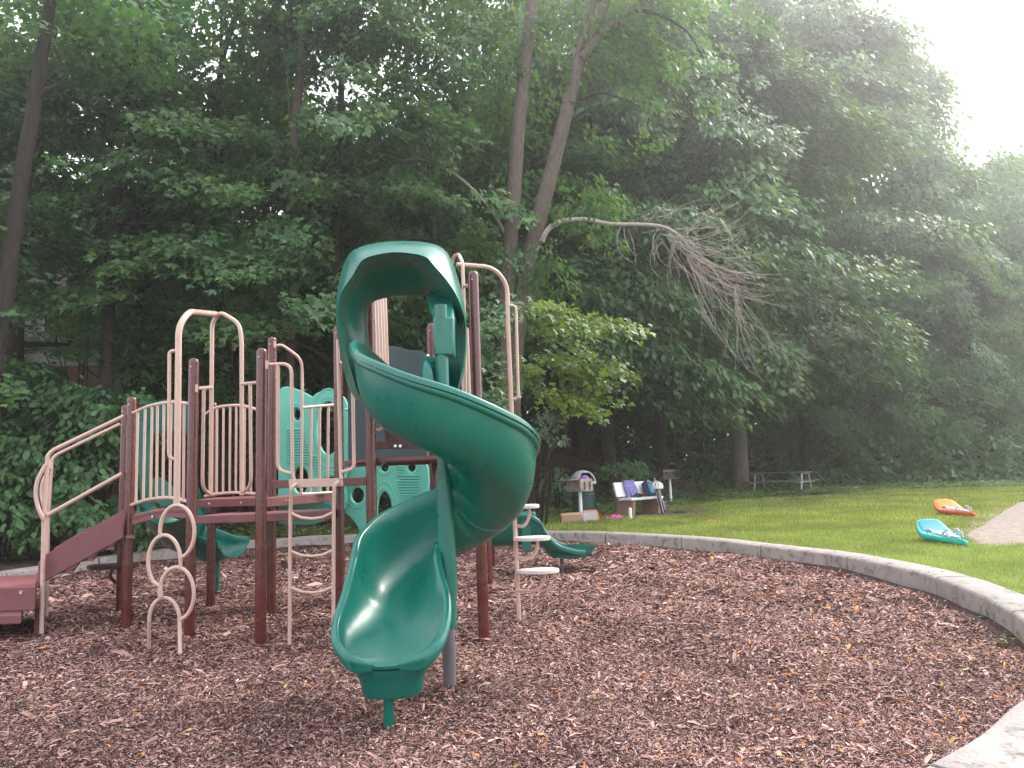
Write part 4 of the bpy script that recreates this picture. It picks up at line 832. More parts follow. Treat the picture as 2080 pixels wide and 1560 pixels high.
    trunk_tree('pale_trunk_tree', 'tree with a pale straight trunk forking high behind the slide', 18.2, [(588, 700), (588, 480), (596, 300), (606, 190), (612, 100), (616, -60)], [.19, .16, .155, .14, .135, .11, .09], 'barklight',
               [([(612, 130), (640, 80), (662, 20), (675, -60)], [.07, .06, .055, .045]), ([(655, 52), (690, 15), (720, -20)], [.03, .025, .015]), ([(592, 330), (586, 200), (584, 100), (590, 0), (592, -40)], [.02, .035, .03, .03, .02])], [(650, -40, 150, 50, 30), (760, 120, 60, 30, 5), (540, 210, 50, 20, 4)], 301)
    trunk_tree('dark_trunk_tree', 'tree with a thick dark trunk leaning right at the left edge', 13.2, [(-15, 760), (10, 600), (38, 400), (68, 220), (84, 120), (112, -50)], [.22, .19, .17, .16, .145, .13, .10], 'bark',
               [([(72, 205), (96, 182), (120, 170), (140, 140)], [.07, .06, .045, .03])], [(80, -30, 110, 60, 30), (40, 120, 60, 30, 6), (190, 60, 60, 30, 8)], 302)
    trunk_tree('crooked_tree', 'tree with a crooked dark trunk standing before the bright leaves', 15.2, [(215, 800), (222, 600), (228, 460), (240, 380), (250, 320), (272, 270), (262, 180), (285, 60), (290, -50)], [.20, .17, .14, .13, .13, .12, .12, .09, .07, .05], 'bark',
               [([(240, 455), (300, 452), (360, 450), (405, 440)], [.035, .03, .02, .01]), ([(262, 285), (240, 262), (225, 290), (228, 300)], [.05, .04, .03, .015])], [(290, -10, 90, 60, 22), (330, 130, 60, 26, 7)], 303)
    trunk_tree('dark_trunk_tree', 'slim dark tree behind the tan entry arch', 18.6, [(440, 800), (438, 600), (440, 430), (434, 300), (452, 120), (490, 0), (500, -60)], [.15, .13, .12, .11, .10, .09, .07, .05], 'bark', [], [(480, -20, 100, 50, 24)], 304)
    # explicit bough groups: young bright maple, pale shrub, yellow bush, left hedge
    def tuft(name, spots, size, shape, mat, label, cat, L=.5, cnt=60, thick=.07, droop=.4, stem='bark', seed=70, root=None, nst=26):
        rg = np.random.default_rng(seed); cc = []
        for (x, y, Y, k, sx, sy) in spots:
            for i in range(k): cc.append(tuple(P(x + rg.uniform(-1, 1) * sx, y + rg.uniform(-1, 1) * sy, Y + rg.uniform(-.5, .5))))
        cc = np.array(cc); m = cc.mean(0)
        if root: m = np.array([at(root[0], root[1]), root[1], 0.0])
        gz = float(terr(m[0], m[1])); e = empty(name, (m[0], m[1], gz)); tag(e, label, cat); bpy.context.view_layer.update(); inv = e.matrix_world.inverted()
        pos, ax, ay, rv = leaves(rg, cc, cc - m + rg.normal(0, .3, cc.shape) + np.array([0, -.6, 0]), L, L * .85, thick, droop, cnt, size, shape, mat)
        keep = pos[:, 2] > terr(pos[:, 0], pos[:, 1]) + .02; o = pieces('foliage', pos[keep], ax[keep], ay[keep], shape, rv[keep], MT[mat]); o.parent = e; o.matrix_parent_inverse = inv
        bm = bmesh.new()
        for i in range(min(nst, len(cc))):
            t = Vector(cc[rg.integers(len(cc))]); b = Vector((m[0] + rg.uniform(-.5, .5) * min(1.5, abs(t.x - m[0])), m[1] + .2, gz - .1)); mid = b.lerp(t, .6) + Vector((0, 0, .25)); sweep(bm, crom([b, mid, t], 4), [.03, .027, .024, .02, .017, .014, .011, .008, .005], 5)
        o = obj('stems', bm, MT[stem], None); o.parent = e; o.matrix_parent_inverse = inv; return e
    tuft('maple_tree', [(x, y, Y + 1.8, k, sx, sy) for x, y, Y, k, sx, sy in [(240, 330, 12.9, 9, 90, 30), (400, 250, 13, 10, 90, 30), (440, 385, 13, 11, 85, 35), (300, 510, 12.8, 12, 120, 30), (480, 530, 13, 10, 75, 30), (660, 625, 13, 6, 45, 25), (110, 430, 12.8, 9, 70, 30), (30, 260, 12.6, 8, 60, 40), (60, 610, 12.8, 8, 60, 25), (190, 590, 12.8, 6, 50, 15), (720, 380, 15.4, 7, 50, 30), (740, 260, 15.6, 7, 60, 30), (480, 640, 13.4, 8, 70, 30), (170, 180, 12.8, 7, 80, 25), (850, 250, 14.6, 7, 80, 30), (860, 410, 14.6, 7, 70, 30)]],
         .17, MAPLE, 'leaf', 'nearest maple, its layered boughs hanging before the trunks on the left', 'tree', L=.82, cnt=86, thick=.07, droop=.45, seed=69, root=(520, 18.6), nst=10)
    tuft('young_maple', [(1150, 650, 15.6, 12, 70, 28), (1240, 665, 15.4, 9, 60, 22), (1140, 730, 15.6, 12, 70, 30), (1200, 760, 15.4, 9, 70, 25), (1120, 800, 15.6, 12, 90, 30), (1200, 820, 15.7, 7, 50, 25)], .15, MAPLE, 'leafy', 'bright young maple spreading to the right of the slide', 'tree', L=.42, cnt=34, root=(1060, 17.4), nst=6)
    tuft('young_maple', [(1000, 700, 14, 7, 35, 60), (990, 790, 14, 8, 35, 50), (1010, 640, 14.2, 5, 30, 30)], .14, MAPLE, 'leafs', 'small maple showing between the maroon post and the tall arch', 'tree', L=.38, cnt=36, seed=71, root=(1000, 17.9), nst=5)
    tuft('pale_shrub', [(1105, 870, 15.8, 8, 30, 28)], .13, OVAL, 'leafp', 'pale grey-leaved shrub right of the slide', 'shrub', L=.3, cnt=34, droop=.2, seed=72, root=(1080, 17.2), nst=6)
    for sp_, lab, sd in (([(150, 440, 24, 22, 110, 70), (40, 560, 24, 14, 70, 70)], 'tree coloured yellow-green for backlight, glimpsed behind the leaning trunk', 310), ([(340, 430, 25, 24, 110, 70), (420, 560, 25, 12, 80, 50)], 'tree coloured yellow-green for backlight, glimpsed behind the crooked trunk', 311), ([(640, 480, 25, 16, 70, 60)], 'tree coloured yellow-green for backlight, glimpsed beside the pale trunk', 312), ([(820, 400, 26, 22, 90, 80)], 'tree coloured yellow-green for backlight, glimpsed left of the twin trunks', 313)):
        tuft('backlight_tree', sp_, .2, OVAL, 'leafy', lab, 'tree', L=.9, cnt=60, seed=sd, nst=8, root=(sp_[0][0], sp_[0][2]))  # yellow-green leaf colour stands in for light shining through from behind
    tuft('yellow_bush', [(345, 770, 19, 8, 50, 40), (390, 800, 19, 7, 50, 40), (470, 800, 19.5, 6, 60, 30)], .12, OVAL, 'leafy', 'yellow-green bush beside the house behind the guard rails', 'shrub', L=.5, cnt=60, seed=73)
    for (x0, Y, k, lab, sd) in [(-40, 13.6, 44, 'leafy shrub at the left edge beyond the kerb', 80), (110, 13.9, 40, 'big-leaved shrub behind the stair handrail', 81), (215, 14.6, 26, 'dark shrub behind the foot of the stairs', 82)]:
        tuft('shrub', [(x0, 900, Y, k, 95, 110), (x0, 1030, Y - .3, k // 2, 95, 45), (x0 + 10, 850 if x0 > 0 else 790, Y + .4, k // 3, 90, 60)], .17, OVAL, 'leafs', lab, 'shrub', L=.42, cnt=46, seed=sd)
    for (x0, y0, Y, k, sx, sy, lab, sd) in [(1140, 985, 21.5, 10, 45, 30, 'weedy green bush left of the bin', 83), (1260, 960, 23, 10, 50, 25, 'dark weedy bush behind the bench', 84), (520, 960, 20, 26, 120, 60, 'dark bush low behind the curved slide', 85), (760, 1000, 20.5, 22, 110, 40, 'bush seen through the holes of the teal panel', 86), (960, 960, 20.5, 26, 90, 60, 'dark bush behind the foot of the twin trunks', 87),
            (1700, 970, 30.5, 12, 80, 16, 'low bush beside the hollow under the far trees', 88), (1880, 968, 30.5, 16, 100, 18, 'low dark bush along the far wood edge', 89), (2050, 965, 30, 12, 70, 18, 'low bush at the far right edge of the lawn', 90)]:
        tuft('bush', [(x0, y0, Y, k, sx, sy)], .13 if Y < 30 else .22, OVAL, 'leafs', lab, 'bush', L=.5 if Y < 30 else .9, cnt=60, seed=sd)
    dx_ = at(1935, 37); dg = float(terr(dx_, 37)); de = empty('dead_tree', (dx_, 37, dg)); tag(de, 'bare dead tree with hanging twigs among the right hand trees', 'tree'); bpy.context.view_layer.update(); TI = de.matrix_world.inverted(); tw_, tw = tw, de
    limb('trunk', [Vector((dx_, 37, dg - .3)), P(1938, 850, 36), P(1930, 740, 35.5), P(1925, 640, 35), P(1930, 560, 35), P(1940, 480, 35)], [.22, .18, .14, .1, .06, .02], 'bark')
    limb('limb', [P(1925, 650, 35), P(1990, 640, 35), P(2050, 650, 35), P(2090, 640, 35)], [.08, .06, .04, .02], 'bark', 8)
    bm = bmesh.new()
    for k in range(70): twig((rt.uniform(1900, 1960), rt.uniform(560, 680), 34.6), math.radians(rt.uniform(50, 130)), rt.uniform(40, 120), .012, math.radians(rt.uniform(-60, 60)), 0)
    tpart(obj('twig_spray', bm, MT['barkdead'], None)); tw = tw_
    # undergrowth filling the shade below the crowns
    rg = np.random.default_rng(98); n = 3600; X = rg.uniform(-34, 62, n); Yd = yb(X) + np.interp(X, [6, 10], [5, 1.6]) + rg.uniform(0, 1, n) ** 1.3 * 26; hgt = rg.uniform(0, 1, n) ** 1.2 * (1.2 + .19 * (Yd - yb(X))); Z = terr(X, Yd) + .2 + np.minimum(hgt, 5.0)
    kp = np.abs(Yd - np.interp(X, [-3, 1, 4.5, 8, 11.5, 16, 24], [30.5, 28, 26.6, 27.2, 30.5, 34, 40])) > 2.2; kp &= ~((X > -1) & (X < 11) & (Yd < 27.5)); kp &= ~((X / Yd > -.64) & (X / Yd < -.45) & (Yd < 27)); cc = np.stack([X, Yd, Z], 1)[kp]; n = len(cc)
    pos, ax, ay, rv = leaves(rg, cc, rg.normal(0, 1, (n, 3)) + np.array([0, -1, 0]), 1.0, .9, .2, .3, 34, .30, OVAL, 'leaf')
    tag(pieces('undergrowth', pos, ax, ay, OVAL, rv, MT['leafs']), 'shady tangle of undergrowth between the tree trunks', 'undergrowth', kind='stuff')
    # far woodland mass closing the horizon
    rg = np.random.default_rng(99); n = 2600; X = rg.uniform(-75, 95, n); Yd = 72 + rg.uniform(0, 16, n) - np.maximum(0, -X) * .45; Z = terr(X, Yd) + rg.uniform(0, 1, n) ** 1.1 * (15 - 8 * smooth01((-X + 4) / 14) - 4.0 * smooth01((X - 22) / 18) + 1.5 * np.sin(X * .35))
    cc = np.stack([X, Yd, Z], 1); pos, ax, ay, rv = leaves(rg, cc, np.stack([-X * 0, -np.ones(n), np.zeros(n)], 1) + rg.normal(0, .5, (n, 3)), 2.2, 2.0, .35, .4, 34, .62, OVAL, 'leaf')
    tag(pieces('distant_woodland', pos, ax, ay, OVAL, rv, MT['leaf']), 'hazy mass of far woodland closing the view behind all other trees', 'woodland', kind='stuff')

# ------------------------------------------------------------------ wood chips, grass, ground cover
def scatter(n, x0, x1, y0, y1, fn, dens):
    """random points in view, thinned with distance"""
    out = []
    while sum(map(len, out)) < n:
        m = 200000; x = rng.uniform(x0, x1, m); y = rng.uniform(y0, y1, m); k = fn(x, y) & infront(x, y) & (rng.random(m) < dens(x, y)); out.append(np.stack([x[k], y[k]], 1))
    return np.concatenate(out)[:n]
def ortho(n, flat=.25):
    a = rng.uniform(0, 2 * math.pi, n); ax = np.stack([np.cos(a), np.sin(a), rng.normal(0, flat, n)], 1); nz = unit(np.stack([rng.normal(0, flat, n), rng.normal(0, flat, n), np.ones(n)], 1)); ay = unit(np.cross(nz, ax)); return unit(ax), ay
CHIP = [(-.5, -.12, 0), (0, -.17, .09), (.5, -.08, -.02), (.46, .1, 0), (0, .16, .1), (-.44, .12, .02)]
xy_ = scatter(480000, -9, 5, 2.6, 17.2, lambda x, y: inside(x, y, -.0), lambda x, y: np.minimum(1, (4.2 / y) ** 1.5))
n = len(xy_); ax, ay = ortho(n, .32); far = np.clip(xy_[:, 1] / 5, .9, 2.2); L = rng.lognormal(math.log(.0195), .5, n) * far; Wd = L * rng.uniform(.3, 1.0, n)
z = mz(xy_[:, 0], xy_[:, 1]) - .006 + rng.uniform(0, .018, n)
tag(pieces('wood_chips', np.stack([xy_[:, 0], xy_[:, 1], z], 1), ax * L[:, None], ay * Wd[:, None], CHIP, np.clip(rng.beta(1.6, 1.9, n) * .93 + (rng.random(n) > .965 - .075 * smooth01((xy_[:, 0] - .3) / 2.5)) * rng.uniform(.3, .6, n), 0, 1), MT['chip']), 'reddish brown shredded wood chips covering the play area', 'wood chips', kind='stuff')
BL = [(0, -.06, 0), (.5, -.05, .08), (1, 0, .25), (.5, .05, .08)]
def blades(name, xy, h, label, mat='blade', cat='grass', lay=.5, wide=1.0):
    n = len(xy); a = rng.uniform(0, 2 * math.pi, n); ax = unit(np.stack([np.cos(a) * lay, np.sin(a) * lay, np.ones(n)], 1)); ay = np.stack([-np.sin(a), np.cos(a), np.zeros(n)], 1)
    hh = h * rng.uniform(.5, 1.4, n) * np.clip(xy[:, 1] / 12, .8, 2)
    p = np.stack([xy[:, 0], xy[:, 1], terr(xy[:, 0], xy[:, 1]) - .004], 1); return tag(pieces(name, p, ax * hh[:, None], ay * hh[:, None] * wide * (np.clip(xy[:, 1:2] / 10, .9, 3)), BL, rng.random(n), MT[mat]), label, cat, kind='stuff')
def outk(x, y): return ~inside(x, y, .345)
notsand = lambda x, y: (((x - 8.8) / 3.4) ** 2 + ((y - 26.0) / 1.7) ** 2 > .6 + .8 * np.sin(x * 5) ** 2 * np.sin(y * 4 + 1) ** 2) & (((x - 3.8) / 1.2) ** 2 + ((y - 19.7) / .9) ** 2 > 1) & ~((x > np.interp(y, [10.5, 12.2, 15.5, 19, 21], [6.45, 7.2, 9.8, 12.6, 15])) & (y > 10.9) & (y < 21))
if not NOTREES:
    xy_ = scatter(190000, -6, 26, 5, 40, lambda x, y: outk(x, y) & (y < yb(x) + .4) & notsand(x, y) & (x > -7), lambda x, y: np.minimum(1, (8 / y) ** 1.4))
    blades('lawn_grass', xy_, .045, 'short bright green mown grass of the lawn')
    xy_ = scatter(46000, -12, 26, 11, 42, lambda x, y: outk(x, y) & (y > yb(x) - 2.0) & (y < yb(x) + 5), lambda x, y: np.exp(-((y - yb(x) + .5) / 2.4) ** 2) * (.4 + .6 * (np.sin(x * 1.7) * np.sin(y * 2.1 + 1) > -.2)))
    n = len(xy_); ax, ay = ortho(n, .35); s = rng.uniform(.05, .12, n)[:, None] * np.clip(xy_[:, 1:2] / 20, .8, 1.6)
    tag(pieces('ground_cover', np.stack([xy_[:, 0], xy_[:, 1], terr(xy_[:, 0], xy_[:, 1]) + rng.uniform(.02, .16, n)], 1), ax * s, ay * s, OVAL, rng.random(n), MT['cover']), 'leafy ground cover along the edge of the wood', 'ground cover', kind='stuff')
    xy_ = scatter(44000, -22, 20, 12, 40, lambda x, y: outk(x, y) & (y > yb(x) - 1.5) & (y < yb(x) + 10), lambda x, y: np.where((x > 3.5) & (x < 10) & (y < 29), 1, .35))
    n = len(xy_); ax, ay = ortho(n, .3); s = rng.uniform(.05, .11, n)[:, None]
    tag(pieces('leaf_litter', np.stack([xy_[:, 0], xy_[:, 1], terr(xy_[:, 0], xy_[:, 1]) + .012 + rng.uniform(0, .02, n)], 1), ax * s, ay * s, OVAL, rng.random(n), MT['litter']), 'brown dead leaves under the trees', 'leaf litter', kind='stuff')

MT['fallen'] = attrmat('fallen_leaf', [(0, (.30, .16, .06)), (.4, (.42, .30, .10)), (.7, (.30, .34, .10)), (1, (.52, .42, .30))], .7, .2)
xy_ = scatter(900, -9, 20, 2.8, 26, lambda x, y: (inside(x, y, .3) | outk(x, y)) & (y < yb(x)), lambda x, y: np.minimum(1, (6 / y) ** .8))
n = len(xy_); ax, ay = ortho(n, .3); s_ = rng.uniform(.018, .05, n)[:, None]; zz = np.where(inside(xy_[:, 0], xy_[:, 1], 0), mz(xy_[:, 0], xy_[:, 1]) + .02, np.where(inside(xy_[:, 0], xy_[:, 1], .35), .212, terr(xy_[:, 0], xy_[:, 1]) + .045))
LEAFLET = [(0, 0, 0), (.3, -.26, .05), (.7, -.2, .02), (1, 0, .12), (.7, .2, .06), (.3, .26, -.02)]
tag(pieces('fallen_leaves', np.stack([xy_[:, 0], xy_[:, 1], zz], 1), ax * s_, ay * s_, LEAFLET, rng.random(n), MT['fallen']), 'yellow and tan fallen leaves lying on the chips and grass', 'fallen leaves', kind='stuff')

# ------------------------------------------------------------------ things on the lawn
def lbl(o, label, cat, group=None): return tag(o, label, cat, group)
def place(name, px, Y, rz=0, z=None):
    q = P(px, 1000, Y); return empty(name, (q.x, Y, float(terr(q.x, Y)) if z is None else z), rz)
def L_(name, bm, mat, par, **k): return obj(name, bm, MT[mat], par, **k)
def bx_(name, lo, hi, mat, par, m4=None, bevel=.006): b = bmesh.new(); box(b, lo, hi, m4); return obj(name, b, MT[mat], par, bevel=bevel)
# bin
e = lbl(place('litter_bin', 1185, 19.4), 'green steel drum bin with a pale grey domed lid', 'bin')
b = bmesh.new(); lathe(b, [(.29, 0), (.30, .02), (.29, .04), (.29, .28), (.303, .295), (.29, .31), (.29, .57), (.303, .585), (.29, .60), (.29, .84), (.30, .86), (.28, .87), (.01, .87)], seg=32); L_('drum', b, 'drum', e, smooth=True)
b = bmesh.new(); rings = []
for j in range(11):
    ph = j / 10 * math.pi / 2; r = .33 * math.cos(ph) + .001; z = .92 + .30 * math.sin(ph); rings.append([(r * math.cos(t), r * math.sin(t), z, t, ph) for t in np.linspace(0, 2 * math.pi, 40, endpoint=False)])
V = [[b.verts.new(q[:3]) for q in rg_] for rg_ in rings]
for j in range(10):
    for k in range(40):
        t = rings[j][k][3]; az = (t + math.pi / 2 - .25 + math.pi) % (2 * math.pi) - math.pi
        if abs(az) < .80 - .05 * j and j < 6: continue
        b.faces.new((V[j][k], V[j][(k + 1) % 40], V[j + 1][(k + 1) % 40], V[j + 1][k]))
for k in range(40): 
    t = rings[0][k][3]
o = L_('domed_lid', b, 'dome', e, smooth=True); sm = o.modifiers.new('s', 'SOLIDIFY'); sm.thickness = .02
b = bmesh.new(); lathe(b, [(.335, .86), (.345, .87), (.345, .92), (.335, .93), (.31, .93), (.31, .86)], seg=36); L_('lid_rim', b, 'dome', e, smooth=True)
vb = bmesh.new(); bmesh.ops.create_icosphere(vb, subdivisions=3, radius=.14); r_ = random.Random(4)
for v in vb.verts: v.co *= r_.uniform(.8, 1.15); v.co.z *= .75
q = P(1187, 972, 19.25); o = obj('plastic_bag', vb, MT['violet'], None, smooth=True); o.location = (q.x, 19.3, q.z - .02); tag(o, 'crumpled violet bag stuffed into the mouth of the bin', 'bag')
# grills
def grill(e, w_, d_, h_, z0, post_, mat):
    b = bmesh.new(); lathe(b, [(post_, -.1), (post_, z0)], seg=16); L_('post', b, 'white', e, smooth=True)
    bx_('fire_pan', (-w_ / 2, -d_ / 2, z0), (w_ / 2, d_ / 2, z0 + .02), mat, e)
    for sx in (-1, 1): bx_('side_plate', (sx * w_ / 2 - .006, -d_ / 2, z0 + .02), (sx * w_ / 2 + .006, d_ / 2, z0 + h_), mat, e, bevel=0)
    bx_('back_plate', (-w_ / 2 + .006, d_ / 2 - .012, z0 + .02), (w_ / 2 - .006, d_ / 2, z0 + h_), mat, e, bevel=0)
    b = bmesh.new()
    for i in range(9): x = -w_ / 2 + .04 + i * (w_ - .08) / 8; sweep(b, [(x, -d_ / 2 - .03, z0 + h_ * .7), (x, d_ / 2 - .02, z0 + h_ * .7)], .005, 6)
    sweep(b, [(-w_ / 2 + .02, -d_ / 2 - .03, z0 + h_ * .7), (w_ / 2 - .02, -d_ / 2 - .03, z0 + h_ * .7)], .006, 6); L_('grate', b, 'char', e)
g1 = lbl(place('park_grill', 1178, 18.4, math.radians(-130)), 'steel pedestal grill on a white post in front of the bin', 'grill'); grill(g1, .50, .42, .30, .72, .045, 'grillsteel')
bx_('side_shelf', (.25, -.24, 1.00), (.62, .16, 1.012), 'galv', g1)
for zz in (.80, .90):
    for xx in (-.12, .10):
        b = bmesh.new(); sweep(b, fillet([(xx - .05, .215, zz + .04), (xx + .02, .235, zz + .03), (xx + .03, .24, zz - .03), (xx - .04, .215, zz - .04)], .03), .011, 6); L_('handle_and_reflection', b, 'black', g1)  # black hooks for the handles, shaped after their dark reflections in the steel
g2_ = lbl(place('park_grill', 1362, 23.6, math.radians(8)), 'charred pedestal grill standing in leaf litter behind the bicycle', 'grill'); grill(g2_, .52, .40, .30, .80, .04, 'grilldark'); bx_('side_shelf', (-.62, -.15, 1.06), (-.26, .15, 1.075), 'char', g2_)
# cartons, cloth, bollard
e = place('cardboard_box', 1156, 18.0, .1); 
b = bmesh.new(); box(b, (-.23, -.14, 0), (.23, .14, .19)); o = obj('carton', b, MT['card'], e); tag(e, 'plain brown cardboard box left of the white grill post', 'box')
b = bmesh.new(); prism(b, [Vector((-.23, -.14, .19)), Vector((.23, -.14, .19)), Vector((.21, -.05, .24)), Vector((-.24, -.06, .235))], (0, .004, .004)); obj('flap', b, MT['card'], e)
e = place('cardboard_box', 1198, 18.1, -.06); tag(e, 'white printed carton with a torn orange edge right of the grill post', 'box')
b = bmesh.new(); box(b, (-.19, -.14, 0), (.16, .14, .21)); obj('carton', b, MT['cardw'], e); b = bmesh.new(); box(b, (.162, -.15, 0), (.19, .14, .23)); obj('carton_side', b, MT['orange'], e); b = bmesh.new(); prism(b, [Vector((-.19, .142, .21)), Vector((.16, .142, .21)), Vector((.16, .2, .27)), Vector((-.19, .2, .26))], (0, .004, .004)); obj('flap', b, MT['card'], e)
def cloth(name, px, Y, w_, d_, h_, mat, label, cat, seed, n=22, rz=0., z0=0.0):
    r_ = np.random.default_rng(seed); ph = r_.uniform(0, 6, 8); V = []; F = []
    for i in range(n):
        for j in range(n):
            u, v = i / (n - 1) * 2 - 1, j / (n - 1) * 2 - 1; e_ = max(0, 1 - (u * u + v * v) * (.75 + .2 * math.sin(3 * math.atan2(v, u) + ph[0])))
            z = h_ * e_ ** .5 * (.55 + .25 * math.sin(7 * u + ph[1]) * math.cos(6 * v + ph[2]) + .25 * math.sin(13 * u * v + 9 * v + ph[3]))
            V.append((u * w_ / 2 * (.85 + .15 * math.sin(4 * v + ph[4])), v * d_ / 2, max(z, -.01)))
    for i in range(n - 1):
        for j in range(n - 1): F.append((i * n + j, (i + 1) * n + j, (i + 1) * n + j + 1, i * n + j + 1))
    me = bpy.data.meshes.new(name); me.from_pydata(V, [], F); o = link(name, me, MT[mat], smooth=True); q = P(px, 1000, Y); o.location = (q.x, Y, float(terr(q.x, Y)) + .01 + z0); o.rotation_euler.z = rz; return tag(o, label, cat)
cloth('towel', 1246, 18.6, .46, .30, .13, 'pink', 'bright pink towel dropped on the grass beside the bench', 'towel', 3)
cloth('shoe_pile', 1375, 19.6, .45, .2, .08, 'black', 'dark flat bag lying on the grass right of the bicycle', 'bag', 8)
o = cloth('toy', 1440, 16.9, .28, .10, .05, 'orange', 'small orange plastic toy lying on the lawn', 'toy', 5)
e = place('bollard', 1278, 18.3); b = bmesh.new(); lathe(b, [(.042, -.1), (.042, .25), (.036, .275), (.02, .29), (.001, .295)], seg=18); o = obj('bollard', b, MT['white'], None, smooth=True); o.location = e.location; bpy.data.objects.remove(e); tag(o, 'short white round-topped marker post in front of the bench', 'bollard')
# bench
BE = lbl(place('park_bench', 1288, 19.7, math.radians(42)), 'white slab bench on reddish concrete supports beside the bicycle', 'bench')
bx_('seat', (-.66, -.44, .41), (.66, -.02, .47), 'white', BE, bevel=.012)
mb = Matrix.Translation((0, .02, .50)) @ Matrix.Rotation(math.radians(-14), 4, 'X'); bx_('backrest', (-.66, 0, 0), (.66, .06, .38), 'white', BE, mb, .012)
for sx in (-.55, .50):
    b = bmesh.new(); prism(b, [Vector((sx, y, z)) for y, z in ((-.36, -.02), (.20, -.02), (.14, .30), (.24, .86), (.19, .86), (.10, .47), (.10, .405), (-.40, .405))], (.10, 0, 0)); L_('support', b, 'bench_support', BE, bevel=.008)
bpy.context.view_layer.update(); BM = BE.matrix_world.copy()
def drape(name, x0, x1, mat, label, cat, drop_f, drop_b, seed):
    r_ = random.Random(seed); V = []; F = []; n = 18; prof = [(-.115 + 0, .90 - .40 - drop_f)] ; path = []
    for i in range(9): t = i / 8; path.append((-.012 - .02 * (1 - t), .50 + .37 * t - drop_f * (1 - t) * 0, 0))
    top = [(y + math.sin(math.radians(14)) * (z - .50) , z) for y, z in [(-.03, .88 - drop_f * k / 8) for k in range(8, -1, -1)]] + [(.03, .915), (.10, .90)] + [(.125, .86 - drop_b * k / 4) for k in range(0, 5)]
    for i in range(n):
        x = x0 + (x1 - x0) * i / (n - 1); w_ = .018 * math.sin(i * 1.25 + seed) + .008 * math.sin(i * 2.9)
        for j, (y, z) in enumerate(top): V.append(tuple(BM @ Vector((x + .02 * math.sin(j * .8 + i * .3) + (.07 * (8 - j) / 8 * math.sin(i * .5) if j < 8 else 0), y - abs(w_) * (1.2 if j < 9 else -1) - .012, z + (r_.uniform(-.015, .015) if j in (0, len(top) - 1) else 0) + .004 * math.sin(i)))))
    m = len(top)
    for i in range(n - 1):
        for j in range(m - 1): F.append((i * m + j, (i + 1) * m + j, (i + 1) * m + j + 1, i * m + j + 1))
    me = bpy.data.meshes.new(name); me.from_pydata(V, [], F); o = link(name, me, MT[mat], smooth=True); s_ = o.modifiers.new('s', 'SOLIDIFY'); s_.thickness = .012; return tag(o, label, cat)
drape('towel', -.34, .06, 'purple', 'purple and white patterned towel draped over the bench back', 'towel', .44, .2, 2)
o = cloth('bag', 1285, 19.5, .42, .26, .12, 'black', 'black cloth bag lying on the bench seat', 'bag', 12); v = BM @ Vector((-.12, -.24, .475)); o.location = v; o.rotation_euler.z = math.radians(42)
b = bmesh.new(); rs_ = []
for z, sx, sy in ((0, .12, .07), (.03, .15, .09), (.18, .16, .10), (.32, .14, .085), (.40, .10, .06), (.425, .04, .02)):
    rs_.append([b.verts.new((math.copysign(abs(math.cos(t)) ** .6, math.cos(t)) * sx, math.copysign(abs(math.sin(t)) ** .6, math.sin(t)) * sy, z)) for t in np.linspace(0, 2 * math.pi, 24, endpoint=False)])
for i in range(5):
    for k in range(24): b.faces.new((rs_[i][k], rs_[i][(k + 1) % 24], rs_[i + 1][(k + 1) % 24], rs_[i + 1][k]))
b.faces.new(rs_[0]); b.faces.new(rs_[-1])
e = empty('backpack', (0, 0, 0)); e.matrix_world = BM @ Matrix.Translation((.52, -.15, .475)) @ Matrix.Rotation(math.radians(-18), 4, 'X') @ Matrix.Rotation(math.radians(-14), 4, 'Y'); tag(e, 'navy backpack with a light blue front leaning on the right end of the bench', 'backpack')
obj('body', b, MT['navy'], e, smooth=True); b = bmesh.new(); prism(b, [Vector((x, -.098, z)) for x, z in ((-.09, .06), (.09, .06), (.10, .2), (.06, .33), (-.06, .33), (-.10, .2))], (0, -.02, 0)); obj('front_pocket', b, MT['blue'], e, bevel=.01)
b = bmesh.new(); sweep(b, fillet([(.05, -.06, .40), (.15, -.12, .3), (.14, -.1, .05)], .08), .012, 6); obj('strap', b, MT['white'], e)
# bicycle seen end-on, leaning
BK = empty('bicycle', (0, 0, 0)); q = P(1345, 1000, 19.2); BK.matrix_world = Matrix.Translation((q.x, 19.2, float(terr(q.x, 19.2)) + .03)) @ Matrix.Rotation(math.radians(-14), 4, 'Z') @ Matrix.Rotation(math.radians(-11), 4, 'Y'); tag(BK, 'slim dark road bicycle seen from the front, leaning by the bench', 'bicycle')
def wheel(y, name='wheel'):
    b = bmesh.new(); c = [Vector((0, y + .335 * math.cos(t), .34 + .335 * math.sin(t))) for t in np.linspace(0, 2 * math.pi, 40)]; sweep(b, c, .021, 8, cap=False); w_ = obj(name, b, MT['rubber'], BK, smooth=True)
    b = bmesh.new(); sweep(b, [Vector((0, y + .315 * math.cos(t), .34 + .315 * math.sin(t))) for t in np.linspace(0, 2 * math.pi, 40)], .010, 6, cap=False); obj('rim', b, MT['silver'], w_, smooth=True)
    b = bmesh.new()
    for k in range(16): t = k * math.pi / 8; sweep(b, [(.02 * (-1) ** k, y, .34), (0, y + .31 * math.cos(t), .34 + .31 * math.sin(t))], .0016, 4)
    obj('spoke', b, MT['silver'], w_)
wheel(0); wheel(1.0)
b = bmesh.new()
